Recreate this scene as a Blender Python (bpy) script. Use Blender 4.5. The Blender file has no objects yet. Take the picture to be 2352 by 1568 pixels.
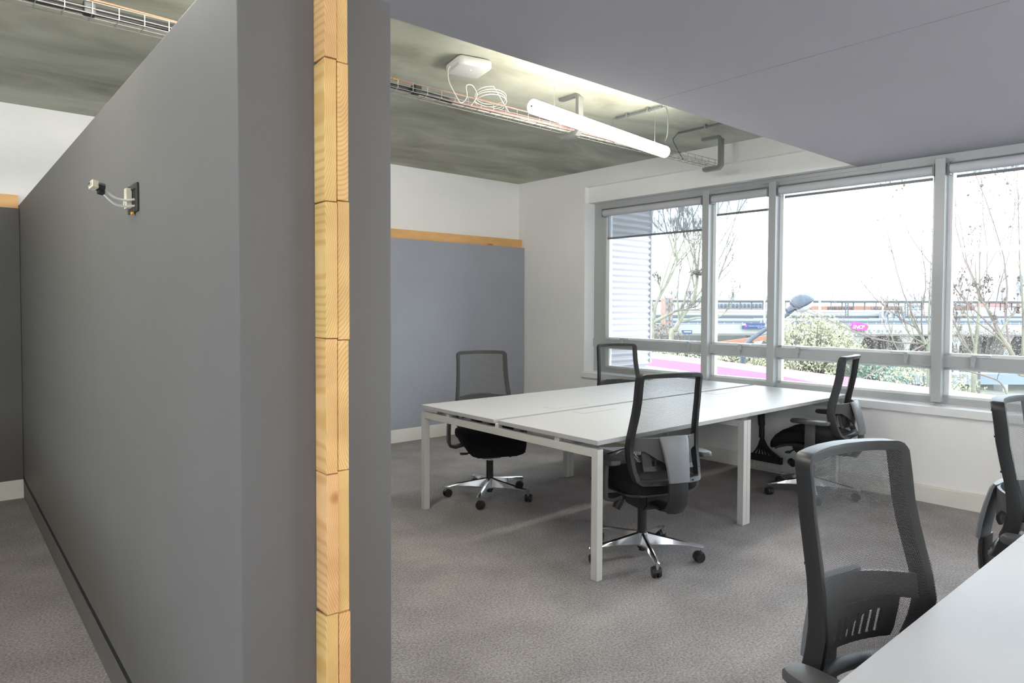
import bpy, bmesh, math, random
from mathutils import Vector, Matrix, noise
random.seed(7)
S = bpy.context.scene
COL = S.collection
# ------------------------------------------------------------------ camera
CAM = Vector((-5.5063, -6.3224, 1.45))
FPX, CX, CY = 1554.8, 1176.0, 747.56
yaw, pit, rol = 0.7071, 0.0285, 0.0038
fwd = Vector((math.sin(yaw)*math.cos(pit), math.cos(yaw)*math.cos(pit), -math.sin(pit)))
rgt0 = Vector((math.cos(yaw), -math.sin(yaw), 0)); up0 = rgt0.cross(fwd)
rgt = rgt0*math.cos(rol) + up0*math.sin(rol); upv = -rgt0*math.sin(rol) + up0*math.cos(rol)
cd = bpy.data.cameras.new('camera'); cam = bpy.data.objects.new('camera', cd); COL.objects.link(cam)
cam.matrix_world = Matrix.Translation(CAM) @ Matrix((rgt, upv, -fwd)).transposed().to_4x4()
cd.sensor_width = 36; cd.lens = FPX/2352*36; cd.shift_y = -(784-CY)/2352; cd.clip_end = 2000; cd.clip_start = 0.02
S.camera = cam
# ------------------------------------------------------------------ world, lights, exposure
SKY = 2.15
w = bpy.data.worlds.new('world'); S.world = w; w.use_nodes = True
nt = w.node_tree; nt.nodes.clear()
bg = nt.nodes.new('ShaderNodeBackground'); wo = nt.nodes.new('ShaderNodeOutputWorld')
bg.inputs[0].default_value = (0.80, 0.905, 1.0, 1); bg.inputs[1].default_value = SKY
nt.links.new(bg.outputs[0], wo.inputs[0])
S.view_settings.view_transform = 'Standard'; S.view_settings.look = 'None'
S.view_settings.exposure = 1.9; S.view_settings.gamma = 1.0; S.view_settings.use_curve_mapping = False
TUBE = 16.5
FILL = 1.0
def area(name, loc, rot, sx, sy, power, color=(1, 1, 1)):
    l = bpy.data.lights.new(name, 'AREA'); l.shape = 'RECTANGLE'; l.size = sx; l.size_y = sy; l.energy = power; l.color = color
    o = bpy.data.objects.new(name, l); COL.objects.link(o); o.location = loc; o.rotation_euler = rot; return o
# ------------------------------------------------------------------ materials
def lin(h):
    c = [int(h[i:i+2], 16)/255 for i in (0, 2, 4)]
    return tuple(((x/12.92) if x <= .04045 else ((x+.055)/1.055)**2.4) for x in c)
def newmat(name):
    m = bpy.data.materials.new(name); m.use_nodes = True
    return m, m.node_tree, m.node_tree.nodes['Principled BSDF']
def mat(name, col, rough=.6, metal=0, spec=.5, var=0, scale=8, bump=0, bscale=60, emit=None, estr=0, stretch=None):
    m, t, b = newmat(name)
    if isinstance(col, str): col = lin(col)
    b.inputs['Base Color'].default_value = (*col, 1); b.inputs['Roughness'].default_value = rough
    b.inputs['Metallic'].default_value = metal; b.inputs['Specular IOR Level'].default_value = spec
    N = t.nodes; L = t.links
    if var or bump:
        tc = N.new('ShaderNodeTexCoord'); src = tc.outputs['Object']
        if stretch:
            mp = N.new('ShaderNodeMapping'); mp.inputs['Scale'].default_value = stretch; L.new(src, mp.inputs[0]); src = mp.outputs[0]
    if var:
        n = N.new('ShaderNodeTexNoise'); n.inputs['Scale'].default_value = scale; n.inputs['Detail'].default_value = 6; n.inputs['Roughness'].default_value = .6
        r = N.new('ShaderNodeValToRGB'); L.new(src, n.inputs['Vector']); L.new(n.outputs['Fac'], r.inputs['Fac'])
        r.color_ramp.elements[0].position = .3; r.color_ramp.elements[1].position = .7
        r.color_ramp.elements[0].color = (*[max(0, x*(1-var)) for x in col], 1); r.color_ramp.elements[1].color = (*[min(1, x*(1+var)) for x in col], 1)
        L.new(r.outputs[0], b.inputs['Base Color'])
    if bump:
        n2 = N.new('ShaderNodeTexNoise'); n2.inputs['Scale'].default_value = bscale; n2.inputs['Detail'].default_value = 3
        bp = N.new('ShaderNodeBump'); bp.inputs['Strength'].default_value = bump; bp.inputs['Distance'].default_value = .002
        L.new(src, n2.inputs['Vector']); L.new(n2.outputs['Fac'], bp.inputs['Height']); L.new(bp.outputs[0], b.inputs['Normal'])
    if emit:
        b.inputs['Emission Color'].default_value = (*emit, 1); b.inputs['Emission Strength'].default_value = estr
    return m
M = {}
M['wall'] = mat('white_wall_paint', (.83, .83, .82), .7, var=.02, scale=2)
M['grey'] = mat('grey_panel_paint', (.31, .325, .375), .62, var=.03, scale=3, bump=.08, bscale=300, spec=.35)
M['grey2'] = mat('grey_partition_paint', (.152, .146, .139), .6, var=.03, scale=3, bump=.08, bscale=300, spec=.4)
M['dark_panel'] = mat('dark_panel_tone', (.105, .10, .10), .62, var=.03, scale=3, bump=.08, bscale=300, spec=.35)  # darker tone for the panel left of the partition
M['black_gap'] = mat('black_reveal', (.012, .012, .012), .7)
M['skirt'] = mat('white_skirting_paint', (.74, .72, .67), .5, var=.03, scale=6)
M['drop'] = mat('lowered_ceiling_paint', (.40, .402, .44), .75, var=.02, scale=1.2)
M['frame'] = mat('window_frame_lacquer', (.41, .43, .435), .35, spec=.5)
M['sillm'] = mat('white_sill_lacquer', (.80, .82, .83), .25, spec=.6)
M['desk'] = mat('white_desk_laminate', (.47, .47, .47), .42, spec=.5)
M['deskleg'] = mat('white_powder_coat', (.60, .59, .56), .45)
M['groove'] = mat('dark_seam', (.10, .10, .10), .8)
M['blk'] = mat('black_plastic', (.020, .020, .021), .42, spec=.45, bump=.05, bscale=500)
M['dgrey'] = mat('dark_grey_plastic', (.075, .073, .072), .42, spec=.5, bump=.05, bscale=400)
M['mgrey'] = mat('mid_grey_plastic', (.17, .175, .185), .42, spec=.5)
M['fabric'] = mat('black_seat_fabric', (.012, .012, .014), .85, bump=.3, bscale=900, spec=.2)
M['chrome'] = mat('polished_aluminium', (.75, .76, .78), .16, metal=1)
M['whitep'] = mat('white_plastic', (.78, .78, .77), .4)
M['rollerm'] = mat('grey_blind_roll', (.50, .51, .54), .6)
M['apwhite'] = mat('off_white_plastic', (.52, .52, .50), .45)
M['cream'] = mat('cream_plastic', (.72, .66, .52), .45)
M['whitecab'] = mat('white_cable_sheath', (.58, .57, .52), .5)
M['steel'] = mat('galvanised_steel', (.30, .31, .30), .4, metal=.7)
M['wire'] = mat('zinc_wire', (.36, .36, .33), .38, metal=.6)
M['copper'] = mat('brown_cable_sheath', (.30, .13, .08), .5)
M['brass'] = mat('brass_fitting', (.65, .42, .12), .35, metal=.8)
M['yellow'] = mat('orange_plastic', (.75, .36, .02), .5)
M['conduit'] = mat('grey_conduit', (.11, .125, .13), .5)
M['led'] = mat('status_light', (.1, .6, .5), .5, emit=(.1, 1, .8), estr=3)
M['tube'] = mat('tube_diffuser', (.9, .9, .88), .4, emit=(1.0, .95, .86), estr=TUBE)
M['tube_fill'] = mat('tube_diffuser_dimmed', (.9, .9, .88), .4, emit=(1.0, .965, .90), estr=21.0)  # glow of the added fill lamps, stronger than the visible tube
M['tubecap'] = mat('tube_end_cap', (.85, .85, .83), .4, emit=(1.0, .95, .86), estr=1.2)
M['tube_fill_left'] = mat('tube_diffuser_low', (.9, .9, .88), .4, emit=(1.0, .93, .82), estr=16.0)  # glow of the fill lamp added left of the partition
def carpet():
    m, t, b = newmat('loop_pile_carpet'); N, L = t.nodes, t.links
    tc = N.new('ShaderNodeTexCoord')
    n = N.new('ShaderNodeTexNoise'); n.inputs['Scale'].default_value = 95; n.inputs['Detail'].default_value = 8; n.inputs['Roughness'].default_value = .75
    n2 = N.new('ShaderNodeTexNoise'); n2.inputs['Scale'].default_value = 3.2; n2.inputs['Detail'].default_value = 4
    for x in (n, n2): L.new(tc.outputs['Object'], x.inputs['Vector'])
    r = N.new('ShaderNodeValToRGB'); r.color_ramp.elements[0].position = .36; r.color_ramp.elements[1].position = .64
    r.color_ramp.elements[0].color = (.175, .158, .152, 1); r.color_ramp.elements[1].color = (.44, .41, .41, 1)
    r2 = N.new('ShaderNodeValToRGB'); r2.color_ramp.elements[0].position = .35; r2.color_ramp.elements[1].position = .65
    r2.color_ramp.elements[0].color = (.86, .86, .86, 1); r2.color_ramp.elements[1].color = (1.08, 1.08, 1.08, 1)
    mx = N.new('ShaderNodeMixRGB'); mx.blend_type = 'MULTIPLY'; mx.inputs[0].default_value = 1
    L.new(n.outputs['Fac'], r.inputs[0]); L.new(n2.outputs['Fac'], r2.inputs[0]); L.new(r.outputs[0], mx.inputs[1]); L.new(r2.outputs[0], mx.inputs[2])
    L.new(mx.outputs[0], b.inputs['Base Color']); b.inputs['Roughness'].default_value = .95; b.inputs['Specular IOR Level'].default_value = .1
    bp = N.new('ShaderNodeBump'); bp.inputs['Strength'].default_value = .6; bp.inputs['Distance'].default_value = .004
    L.new(n.outputs['Fac'], bp.inputs['Height']); L.new(bp.outputs[0], b.inputs['Normal']); return m
M['carpet'] = carpet()
def concrete():
    m, t, b = newmat('raw_concrete_slab'); N, L = t.nodes, t.links
    tc = N.new('ShaderNodeTexCoord'); mp = N.new('ShaderNodeMapping'); mp.inputs['Scale'].default_value = (.7, 1.5, 1); mp.inputs['Rotation'].default_value = (0, 0, .3)
    n = N.new('ShaderNodeTexNoise'); n.inputs['Scale'].default_value = 1.6; n.inputs['Detail'].default_value = 7; n.inputs['Roughness'].default_value = .55; n.inputs['Distortion'].default_value = .5
    L.new(tc.outputs['Object'], mp.inputs[0]); L.new(mp.outputs[0], n.inputs['Vector'])
    r = N.new('ShaderNodeValToRGB'); r.color_ramp.elements[0].position = .32; r.color_ramp.elements[1].position = .68
    r.color_ramp.elements[0].color = (.25, .255, .195, 1); r.color_ramp.elements[1].color = (.52, .54, .45, 1)
    L.new(n.outputs['Fac'], r.inputs[0]); L.new(r.outputs[0], b.inputs['Base Color']); b.inputs['Roughness'].default_value = .55
    b.inputs['Specular IOR Level'].default_value = .4
    bp = N.new('ShaderNodeBump'); bp.inputs['Strength'].default_value = .15; bp.inputs['Distance'].default_value = .01
    L.new(n.outputs['Fac'], bp.inputs['Height']); L.new(bp.outputs[0], b.inputs['Normal']); return m
M['concrete'] = concrete()
def pine(name, along=2, seed=0.0, base=(.70, .46, .22), dark=(.50, .28, .11)):
    m, t, b = newmat(name); N, L = t.nodes, t.links
    tc = N.new('ShaderNodeTexCoord'); mp = N.new('ShaderNodeMapping'); sc = [9, 9, 9]; sc[along] = 2.2
    mp.inputs['Scale'].default_value = sc; mp.inputs['Location'].default_value = (seed, seed*1.7, seed*.6); mp.inputs['Rotation'].default_value = (.25, .15, .1)
    L.new(tc.outputs['Object'], mp.inputs[0])
    wv = N.new('ShaderNodeTexWave'); wv.wave_type = 'RINGS'; wv.rings_direction = 'SPHERICAL' if seed > 0 else 'X'
    wv.inputs['Scale'].default_value = 5; wv.inputs['Distortion'].default_value = 3.5; wv.inputs['Detail'].default_value = 3; wv.inputs['Detail Scale'].default_value = 1.2
    L.new(mp.outputs[0], wv.inputs['Vector'])
    n = N.new('ShaderNodeTexNoise'); n.inputs['Scale'].default_value = 1.2; n.inputs['Detail'].default_value = 4; L.new(mp.outputs[0], n.inputs['Vector'])
    r = N.new('ShaderNodeValToRGB'); r.color_ramp.elements[0].position = .0; r.color_ramp.elements[1].position = .75
    r.color_ramp.elements[0].color = (*[a*.72+d*.28 for a, d in zip(base, dark)], 1); r.color_ramp.elements[1].color = (*base, 1)
    L.new(wv.outputs['Fac'], r.inputs[0])
    r2 = N.new('ShaderNodeValToRGB'); r2.color_ramp.elements[0].position = .3; r2.color_ramp.elements[1].position = .7
    r2.color_ramp.elements[0].color = (.84, .80, .74, 1); r2.color_ramp.elements[1].color = (1.05, 1.05, 1.05, 1); L.new(n.outputs['Fac'], r2.inputs[0])
    mx = N.new('ShaderNodeMixRGB'); mx.blend_type = 'MULTIPLY'; mx.inputs[0].default_value = 1
    L.new(r.outputs[0], mx.inputs[1]); L.new(r2.outputs[0], mx.inputs[2])
    # knots
    vo = N.new('ShaderNodeTexVoronoi'); vo.inputs['Scale'].default_value = 1.15; L.new(mp.outputs[0], vo.inputs['Vector'])
    rk = N.new('ShaderNodeValToRGB'); rk.color_ramp.elements[0].position = .07; rk.color_ramp.elements[1].position = .17
    rk.color_ramp.elements[0].color = (.62, .42, .30, 1); rk.color_ramp.elements[1].color = (1, 1, 1, 1); L.new(vo.outputs['Distance'], rk.inputs[0])
    mk = N.new('ShaderNodeMixRGB'); mk.blend_type = 'MULTIPLY'; mk.inputs[0].default_value = 1
    L.new(mx.outputs[0], mk.inputs[1]); L.new(rk.outputs[0], mk.inputs[2]); L.new(mk.outputs[0], b.inputs['Base Color'])
    b.inputs['Roughness'].default_value = .55
    bp = N.new('ShaderNodeBump'); bp.inputs['Strength'].default_value = .2; bp.inputs['Distance'].default_value = .001
    L.new(wv.outputs['Fac'], bp.inputs['Height']); L.new(bp.outputs[0], b.inputs['Normal']); return m
M['pine'] = pine('pine_rail_wood', 0, 0, (.78, .46, .19))
def blockwood(name, cx, cz, base, rnd):
    # sawn pine: year rings lie in the plane of the block's front, so the side shows straight lines
    m, t, b = newmat(name); N, L = t.nodes, t.links
    tc = N.new('ShaderNodeTexCoord'); mp = N.new('ShaderNodeMapping'); mp.vector_type = 'POINT'
    mp.inputs['Location'].default_value = (-cx*1.0, 0, -cz*.34); mp.inputs['Scale'].default_value = (1.0, .18, .34)
    L.new(tc.outputs['Object'], mp.inputs[0])
    wv = N.new('ShaderNodeTexWave'); wv.wave_type = 'RINGS'; wv.rings_direction = 'Y'; wv.inputs['Scale'].default_value = rnd.uniform(70, 95)
    wv.inputs['Distortion'].default_value = rnd.uniform(2, 5); wv.inputs['Detail'].default_value = 2; wv.inputs['Detail Scale'].default_value = .22; wv.inputs['Detail Roughness'].default_value = .45
    L.new(mp.outputs[0], wv.inputs['Vector'])
    r = N.new('ShaderNodeValToRGB'); r.color_ramp.elements[0].position = .05; r.color_ramp.elements[1].position = .55
    r.color_ramp.elements[0].color = (base[0]*.86, base[1]*.77, base[2]*.64, 1); r.color_ramp.elements[1].color = (*base, 1); L.new(wv.outputs['Fac'], r.inputs[0])
    n = N.new('ShaderNodeTexNoise'); n.inputs['Scale'].default_value = 9; n.inputs['Detail'].default_value = 5; L.new(tc.outputs['Object'], n.inputs['Vector'])
    r2 = N.new('ShaderNodeValToRGB'); r2.color_ramp.elements[0].position = .3; r2.color_ramp.elements[1].position = .7
    r2.color_ramp.elements[0].color = (.83, .78, .70, 1); r2.color_ramp.elements[1].color = (1.06, 1.06, 1.06, 1); L.new(n.outputs['Fac'], r2.inputs[0])
    mx = N.new('ShaderNodeMixRGB'); mx.blend_type = 'MULTIPLY'; mx.inputs[0].default_value = 1; L.new(r.outputs[0], mx.inputs[1]); L.new(r2.outputs[0], mx.inputs[2])
    vo = N.new('ShaderNodeTexVoronoi'); vo.inputs['Scale'].default_value = 5.5; L.new(tc.outputs['Object'], vo.inputs['Vector'])
    rk = N.new('ShaderNodeValToRGB'); rk.color_ramp.elements[0].position = .06; rk.color_ramp.elements[1].position = .12
    rk.color_ramp.elements[0].color = (.62, .40, .26, 1); rk.color_ramp.elements[1].color = (1, 1, 1, 1); L.new(vo.outputs['Distance'], rk.inputs[0])
    mk = N.new('ShaderNodeMixRGB'); mk.blend_type = 'MULTIPLY'; mk.inputs[0].default_value = 1; L.new(mx.outputs[0], mk.inputs[1]); L.new(rk.outputs[0], mk.inputs[2])
    L.new(mk.outputs[0], b.inputs['Base Color']); b.inputs['Roughness'].default_value = .6
    bp = N.new('ShaderNodeBump'); bp.inputs['Strength'].default_value = .25; bp.inputs['Distance'].default_value = .0006; L.new(wv.outputs['Fac'], bp.inputs['Height']); L.new(bp.outputs[0], b.inputs['Normal'])
    return m
def meshmat():
    # woven mesh: rows of oval holes in a black net, laid out on the cloth's own UV (metres)
    m, t, b = newmat('black_mesh_cloth'); N, L = t.nodes, t.links
    b.inputs['Base Color'].default_value = (.045, .044, .043, 1); b.inputs['Roughness'].default_value = .6
    uv = N.new('ShaderNodeUVMap'); uv.uv_map = 'UVMap'; sp = N.new('ShaderNodeSeparateXYZ'); L.new(uv.outputs[0], sp.inputs[0])
    def math_(op, a, c=None, v=None):
        n = N.new('ShaderNodeMath'); n.operation = op
        for i, x in enumerate((a, c, v)):
            if x is None: continue
            if isinstance(x, (int, float)): n.inputs[i].default_value = x
            else: L.new(x, n.inputs[i])
        return n.outputs[0]
    PX, PY = .0050, .0036
    vy = math_('DIVIDE', sp.outputs['Y'], PY); row = math_('FLOOR', vy)
    odd = math_('MULTIPLY', math_('MODULO', row, 2.0), .5)
    vx = math_('ADD', math_('DIVIDE', sp.outputs['X'], PX), odd)
    fx = math_('SUBTRACT', math_('FRACT', vx), .5); fy = math_('SUBTRACT', math_('FRACT', vy), .5)
    dx = math_('MULTIPLY', fx, 1.0); dy = math_('MULTIPLY', fy, .92)
    dist = math_('SQRT', math_('ADD', math_('MULTIPLY', dx, dx), math_('MULTIPLY', dy, dy)))
    hole = math_('LESS_THAN', dist, .39)
    tr = N.new('ShaderNodeBsdfTransparent'); mx = N.new('ShaderNodeMixShader')
    L.new(hole, mx.inputs[0]); L.new(b.outputs[0], mx.inputs[1]); L.new(tr.outputs[0], mx.inputs[2])
    L.new(mx.outputs[0], N['Material Output'].inputs['Surface']); return m
M['net'] = meshmat()
def glassmat():
    m, t, b = newmat('window_glass'); N, L = t.nodes, t.links
    tr = N.new('ShaderNodeBsdfTransparent'); tr.inputs[0].default_value = (.97, .985, .98, 1)
    gl = N.new('ShaderNodeBsdfGlossy'); gl.inputs['Roughness'].default_value = .01
    fr = N.new('ShaderNodeFresnel'); fr.inputs['IOR'].default_value = 1.25
    mx = N.new('ShaderNodeMixShader'); L.new(fr.outputs[0], mx.inputs[0]); L.new(tr.outputs[0], mx.inputs[1]); L.new(gl.outputs[0], mx.inputs[2])
    L.new(mx.outputs[0], N['Material Output'].inputs['Surface']); return m
M['glass'] = glassmat()
def blindmat():
    m, t, b = newmat('screen_blind_fabric'); N, L = t.nodes, t.links
    b.inputs['Base Color'].default_value = (.5, .52, .53, 1); b.inputs['Roughness'].default_value = .8
    tl = N.new('ShaderNodeBsdfTranslucent'); tl.inputs[0].default_value = (.45, .48, .5, 1)
    tr = N.new('ShaderNodeBsdfTransparent'); tr.inputs[0].default_value = (.66, .67, .68, 1)
    a = N.new('ShaderNodeMixShader'); a.inputs[0].default_value = .35; L.new(b.outputs[0], a.inputs[1]); L.new(tl.outputs[0], a.inputs[2])
    c = N.new('ShaderNodeMixShader'); c.inputs[0].default_value = .62; L.new(a.outputs[0], c.inputs[1]); L.new(tr.outputs[0], c.inputs[2])
    L.new(c.outputs[0], N['Material Output'].inputs['Surface']); return m
M['blind'] = blindmat()
# ------------------------------------------------------------------ geometry helpers
class B:
    def __init__(s): s.bm = bmesh.new()
    def box(s, x0, x1, y0, y1, z0, z1, mtx=None, bev=0, seg=2):
        v = [s.bm.verts.new(p) for p in ((x0, y0, z0), (x1, y0, z0), (x1, y1, z0), (x0, y1, z0), (x0, y0, z1), (x1, y0, z1), (x1, y1, z1), (x0, y1, z1))]
        f = [s.bm.faces.new([v[i] for i in q]) for q in ((0, 3, 2, 1), (4, 5, 6, 7), (0, 1, 5, 4), (1, 2, 6, 5), (2, 3, 7, 6), (3, 0, 4, 7))]
        if mtx is not None: bmesh.ops.transform(s.bm, matrix=mtx, verts=v)
        if bev:
            e = list({e for q in f for e in q.edges}); bmesh.ops.bevel(s.bm, geom=e, offset=bev, segments=seg, affect='EDGES', profile=.6)
        return s
    def cyl(s, p0, p1, r0, r1=None, n=16, cap=True):
        return s.tube([p0, p1], [r0, r0 if r1 is None else r1], n, cap)
    def tube(s, pts, rad, n=8, cap=True, closed=False):
        pts = [Vector(p) for p in pts]
        if isinstance(rad, (int, float)): rad = [rad]*len(pts)
        rings = []; prev = None
        for i, p in enumerate(pts):
            if closed: d = pts[(i+1) % len(pts)] - pts[i-1]
            else: d = (pts[min(i+1, len(pts)-1)] - pts[max(i-1, 0)])
            if d.length < 1e-9: d = Vector((0, 0, 1))
            d.normalize()
            if prev is None:
                a = Vector((0, 0, 1)) if abs(d.z) < .9 else Vector((1, 0, 0))
                u = d.cross(a).normalized()
            else: u = (prev - d*prev.dot(d)).normalized()
            prev = u; v = d.cross(u)
            rings.append([s.bm.verts.new(p + (u*math.cos(2*math.pi*k/n) + v*math.sin(2*math.pi*k/n))*rad[i]) for k in range(n)])
        m_ = len(rings)
        for i in range(m_ if closed else m_-1):
            a, b = rings[i], rings[(i+1) % m_]
            for k in range(n): s.bm.faces.new((a[k], a[(k+1) % n], b[(k+1) % n], b[k]))
        if cap and not closed:
            s.bm.faces.new(rings[0][::-1]); s.bm.faces.new(rings[-1])
        return s
    def prism(s, poly, axis, a0, a1, mtx=None, bev=0):
        # polygon in the two other axes, extruded along axis
        def P(p, a):
            if axis == 2: return (p[0], p[1], a)
            if axis == 1: return (p[0], a, p[1])
            return (a, p[0], p[1])
        lo = [s.bm.verts.new(P(p, a0)) for p in poly]; hi = [s.bm.verts.new(P(p, a1)) for p in poly]; n = len(poly)
        f = [s.bm.faces.new(lo[::-1]), s.bm.faces.new(hi)] + [s.bm.faces.new((lo[i], lo[(i+1) % n], hi[(i+1) % n], hi[i])) for i in range(n)]
        if mtx is not None: bmesh.ops.transform(s.bm, matrix=mtx, verts=lo+hi)
        if bev:
            e = list({e for q in f for e in q.edges}); bmesh.ops.bevel(s.bm, geom=e, offset=bev, segments=2, affect='EDGES')
        return s
    def loft(s, secs, closed_sec=True, cap=True, loop=False):
        R = [[s.bm.verts.new(p) for p in sec] for sec in secs]; n = len(R[0]); m_ = len(R)
        for i in range(m_ if loop else m_-1):
            a, b = R[i], R[(i+1) % m_]
            for k in range(n if closed_sec else n-1): s.bm.faces.new((a[k], a[(k+1) % n], b[(k+1) % n], b[k]))
        if cap and closed_sec and not loop: s.bm.faces.new(R[0][::-1]); s.bm.faces.new(R[-1])
        return s
    def sphere(s, c, r, sc=(1, 1, 1), sub=2):
        q = bmesh.ops.create_icosphere(s.bm, subdivisions=sub, radius=r)
        bmesh.ops.transform(s.bm, matrix=Matrix.Translation(Vector(c)) @ Matrix.Diagonal((*sc, 1)), verts=q['verts']); return s
    def build(s, name, m, parent=None, smooth=False, mtx=None, subsurf=0, auto=True):
        bmesh.ops.recalc_face_normals(s.bm, faces=s.bm.faces)
        me = bpy.data.meshes.new(name); s.bm.to_mesh(me); s.bm.free()
        me.materials.append(m if not isinstance(m, str) else M[m])
        if smooth:
            for p in me.polygons: p.use_smooth = True
            if auto: me.set_sharp_from_angle(angle=math.radians(40))
        o = bpy.data.objects.new(name, me); COL.objects.link(o)
        if parent: o.parent = parent
        if mtx is not None: o.matrix_world = mtx
        if subsurf:
            md = o.modifiers.new('Subdivision', 'SUBSURF'); md.levels = subsurf; md.render_levels = subsurf
        return o
def tag(o, label=None, cat=None, group=None, kind=None):
    if label: o['label'] = label
    if cat: o['category'] = cat
    if group: o['group'] = group
    if kind: o['kind'] = kind
    return o
def thing(name, label, cat, loc=(0, 0, 0), rz=0, group=None):
    o = bpy.data.objects.new(name, None); COL.objects.link(o); o.location = loc; o.rotation_euler = (0, 0, rz); o.empty_display_size = .1
    return tag(o, label, cat, group)
def struct(o, label, cat): return tag(o, label, cat, None, 'structure')
def copy_tree(o, parent=None):
    c = o.copy(); COL.objects.link(c)
    if parent: c.parent = parent
    for ch in list(o.children): copy_tree(ch, c)
    return c
TH = 0.0271
WM = Matrix.Rotation(TH, 4, 'Z')          # the window wall stands 1.6 degrees off the desk grid
def wpt(x, y, z): return WM @ Vector((x, y, z))
# ------------------------------------------------------------------ room shell
HC, HD = 2.952, 2.605
YB, XL = -10.2, -9.0
LWT = 2.3
struct(B().box(XL, .55, YB, .3, -.12, 0).build('floor', 'carpet'), 'grey brown loop pile carpet over the whole floor', 'carpet floor')
struct(B().box(XL, .5, YB, .3, HC, HC+.2).build('ceiling', 'concrete'), 'raw greenish concrete ceiling slab', 'ceiling')
b = B().box(XL, -2.42, YB, -3.915, HD-.0015, HC-.001).box(-2.4165, .30, YB, -3.915, HD-.0015, HC-.001)
struct(b.build('ceiling', 'drop'), 'lowered smooth grey white ceiling with a thin seam, near side', 'lowered ceiling')
struct(B().box(XL, .4, 0, .2, 0, HC).build('wall_back', 'wall'), 'white back wall above the grey panels', 'wall')
b = B().box(XL-.25, XL, YB, .2, 0, .95).box(XL-.25, XL, YB, .2, LWT, HC).box(XL-.25, XL, -3.6, .2, .95, LWT).box(XL-.25, XL, YB, -9.0, .95, LWT)  # unseen window band added to let daylight in from the left
for y in (-5.4, -7.2): b.box(XL-.25, XL-.15, y-.05, y+.05, .95, LWT)
struct(b.build('wall_left', 'wall'), 'white wall at the left end with an unseen window band added for daylight', 'wall')
struct(B().box(XL, .6, YB-.2, YB, 0, HC).build('wall_front', 'wall'), 'white wall behind the viewer', 'wall')
b = B()
WY = -10.6
b.box(0, .3, WY, .2, 0, .66).box(0, .3, -1.085, .2, .66, HC).box(0, .3, WY, -1.085, 2.777, HC).box(.06, .3, WY, -1.085, HD, 2.777)
struct(b.build('wall_right', 'wall', mtx=WM), 'white window wall with deep window recess', 'wall')
struct(B().box(-.03, .168, WY, -1.082, .66, .720, bev=.003).build('trim_1', 'sillm', mtx=WM), 'white window sill board under the windows', 'window sill')
struct(B().box(.001, .164, -1.0895, -1.0845, .7205, HD-.002).build('trim_30', 'sillm', mtx=WM), 'paler sheet added over the recess side, window light put into its colour', 'added lining')  # paler sheet over the wall paint, standing in for light from the window
b = B().box(-.018, 0, WY, -.11, 0, .118).box(-.012, 0, WY, -.11, .118, .129)
struct(b.build('baseboard_right', 'skirt', mtx=WM), 'cream white skirting under the windows', 'skirting')
# grey panels on the back wall
struct(B().box(-4.64, -.004, -.110, -.001, .14, 2.162, bev=.002).build('trim_2', 'grey'), 'tall blue grey panel along the back wall behind the desks', 'wall panel')
struct(B().box(XL, -5.012, -.110, -.001, .14, 2.162, bev=.002).build('trim_3', 'dark_panel'), 'dark grey panel on the back wall left of the partition', 'wall panel')
struct(B().box(-4.64, -.004, -.112, -.001, 0, .1405, bev=.002).build('baseboard_back', 'skirt'), 'white skirting below the blue grey panel', 'skirting')
struct(B().box(XL, -5.012, -.112, -.001, 0, .1405, bev=.002).build('baseboard_left', 'skirt'), 'cream skirting left of the partition', 'skirting')
struct(B().box(-4.64, -.002, -.06, -.001, 2.1635, 2.265, bev=.002).build('trim_4', 'pine'), 'pine rail on top of the blue grey panel', 'timber rail')
struct(B().box(XL, -5.012, -.06, -.001, 2.1635, 2.265, bev=.002).build('trim_5', 'pine'), 'pine rail on the back wall left of the partition', 'timber rail')
# partition
PX0, PX1, PY0, PTOP = -5.010, -4.640, -4.845, 2.192
b = B().box(PX0, PX1, PY0, -.001, .156, PTOP, bev=.003)
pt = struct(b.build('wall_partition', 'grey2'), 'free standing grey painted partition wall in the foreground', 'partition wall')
B().box(PX0+.003, PX1-.003, PY0+.003, -.02, .118, .158).build('shadow_gap', 'black_gap', parent=pt)
B().box(PX0-.001, PX1+.001, PY0-.001, -.002, 0, .120, bev=.002).build('plinth', 'grey2', parent=pt)
# timber blocks on the partition's end
zl = [2.192, 2.001, 1.683, 1.376, 1.069, .748, .44, .135, .0]
ordn = ['topmost', 'second from the top', 'third from the top', 'fourth from the top', 'fifth from the top', 'sixth from the top', 'seventh from the top', 'lowest']
look = ['cut short', 'with two knots', 'with bent grain', 'with dark scuffs', 'with arched grain', 'plain', 'plain', 'cut short']
for col_, (xa, xb, ya) in enumerate(((-4.8405, -4.812, -4.902), (-4.8105, -4.7815, -4.900))):
    zz = [z + (0 if i in (0, 8) or col_ == 0 else .004*(-1)**i) for i, z in enumerate(zl)]
    for i in range(8):
        jx, jy = random.uniform(-.0012, .0012), random.uniform(-.003, .003)
        if col_: jx = random.uniform(-.0025, .0005); jx = -abs(jx)
        sl = random.uniform(-.006, .006)
        bb = B().box(xa+(0 if col_ else jx), xb+(jx if col_ else 0), ya+jy, PY0-.001, zz[i+1]+.0007, zz[i]-.0007, bev=.0024)
        for v in bb.bm.verts:
            if v.co.z > (zz[i]+zz[i+1])/2 and i > 0: v.co.z += (v.co.y-ya)*sl/.055*1.0 - .0005
        wd = blockwood('pine_block_wood', (xa+xb)/2+random.choice((-1, 1))*random.uniform(.012, .07), (zz[i]+zz[i+1])/2+random.uniform(-.2, .2), (.86-random.random()*.06, .56-random.random()*.05, .24-random.random()*.04), random)
        o = bb.build('timber_block', wd)
        tag(o, 'pine block %s, %s in the %s partition stack' % (look[i], ordn[i], 'right' if col_ else 'left'), 'timber block', 'pine blocks stacked up the partition end')
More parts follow.
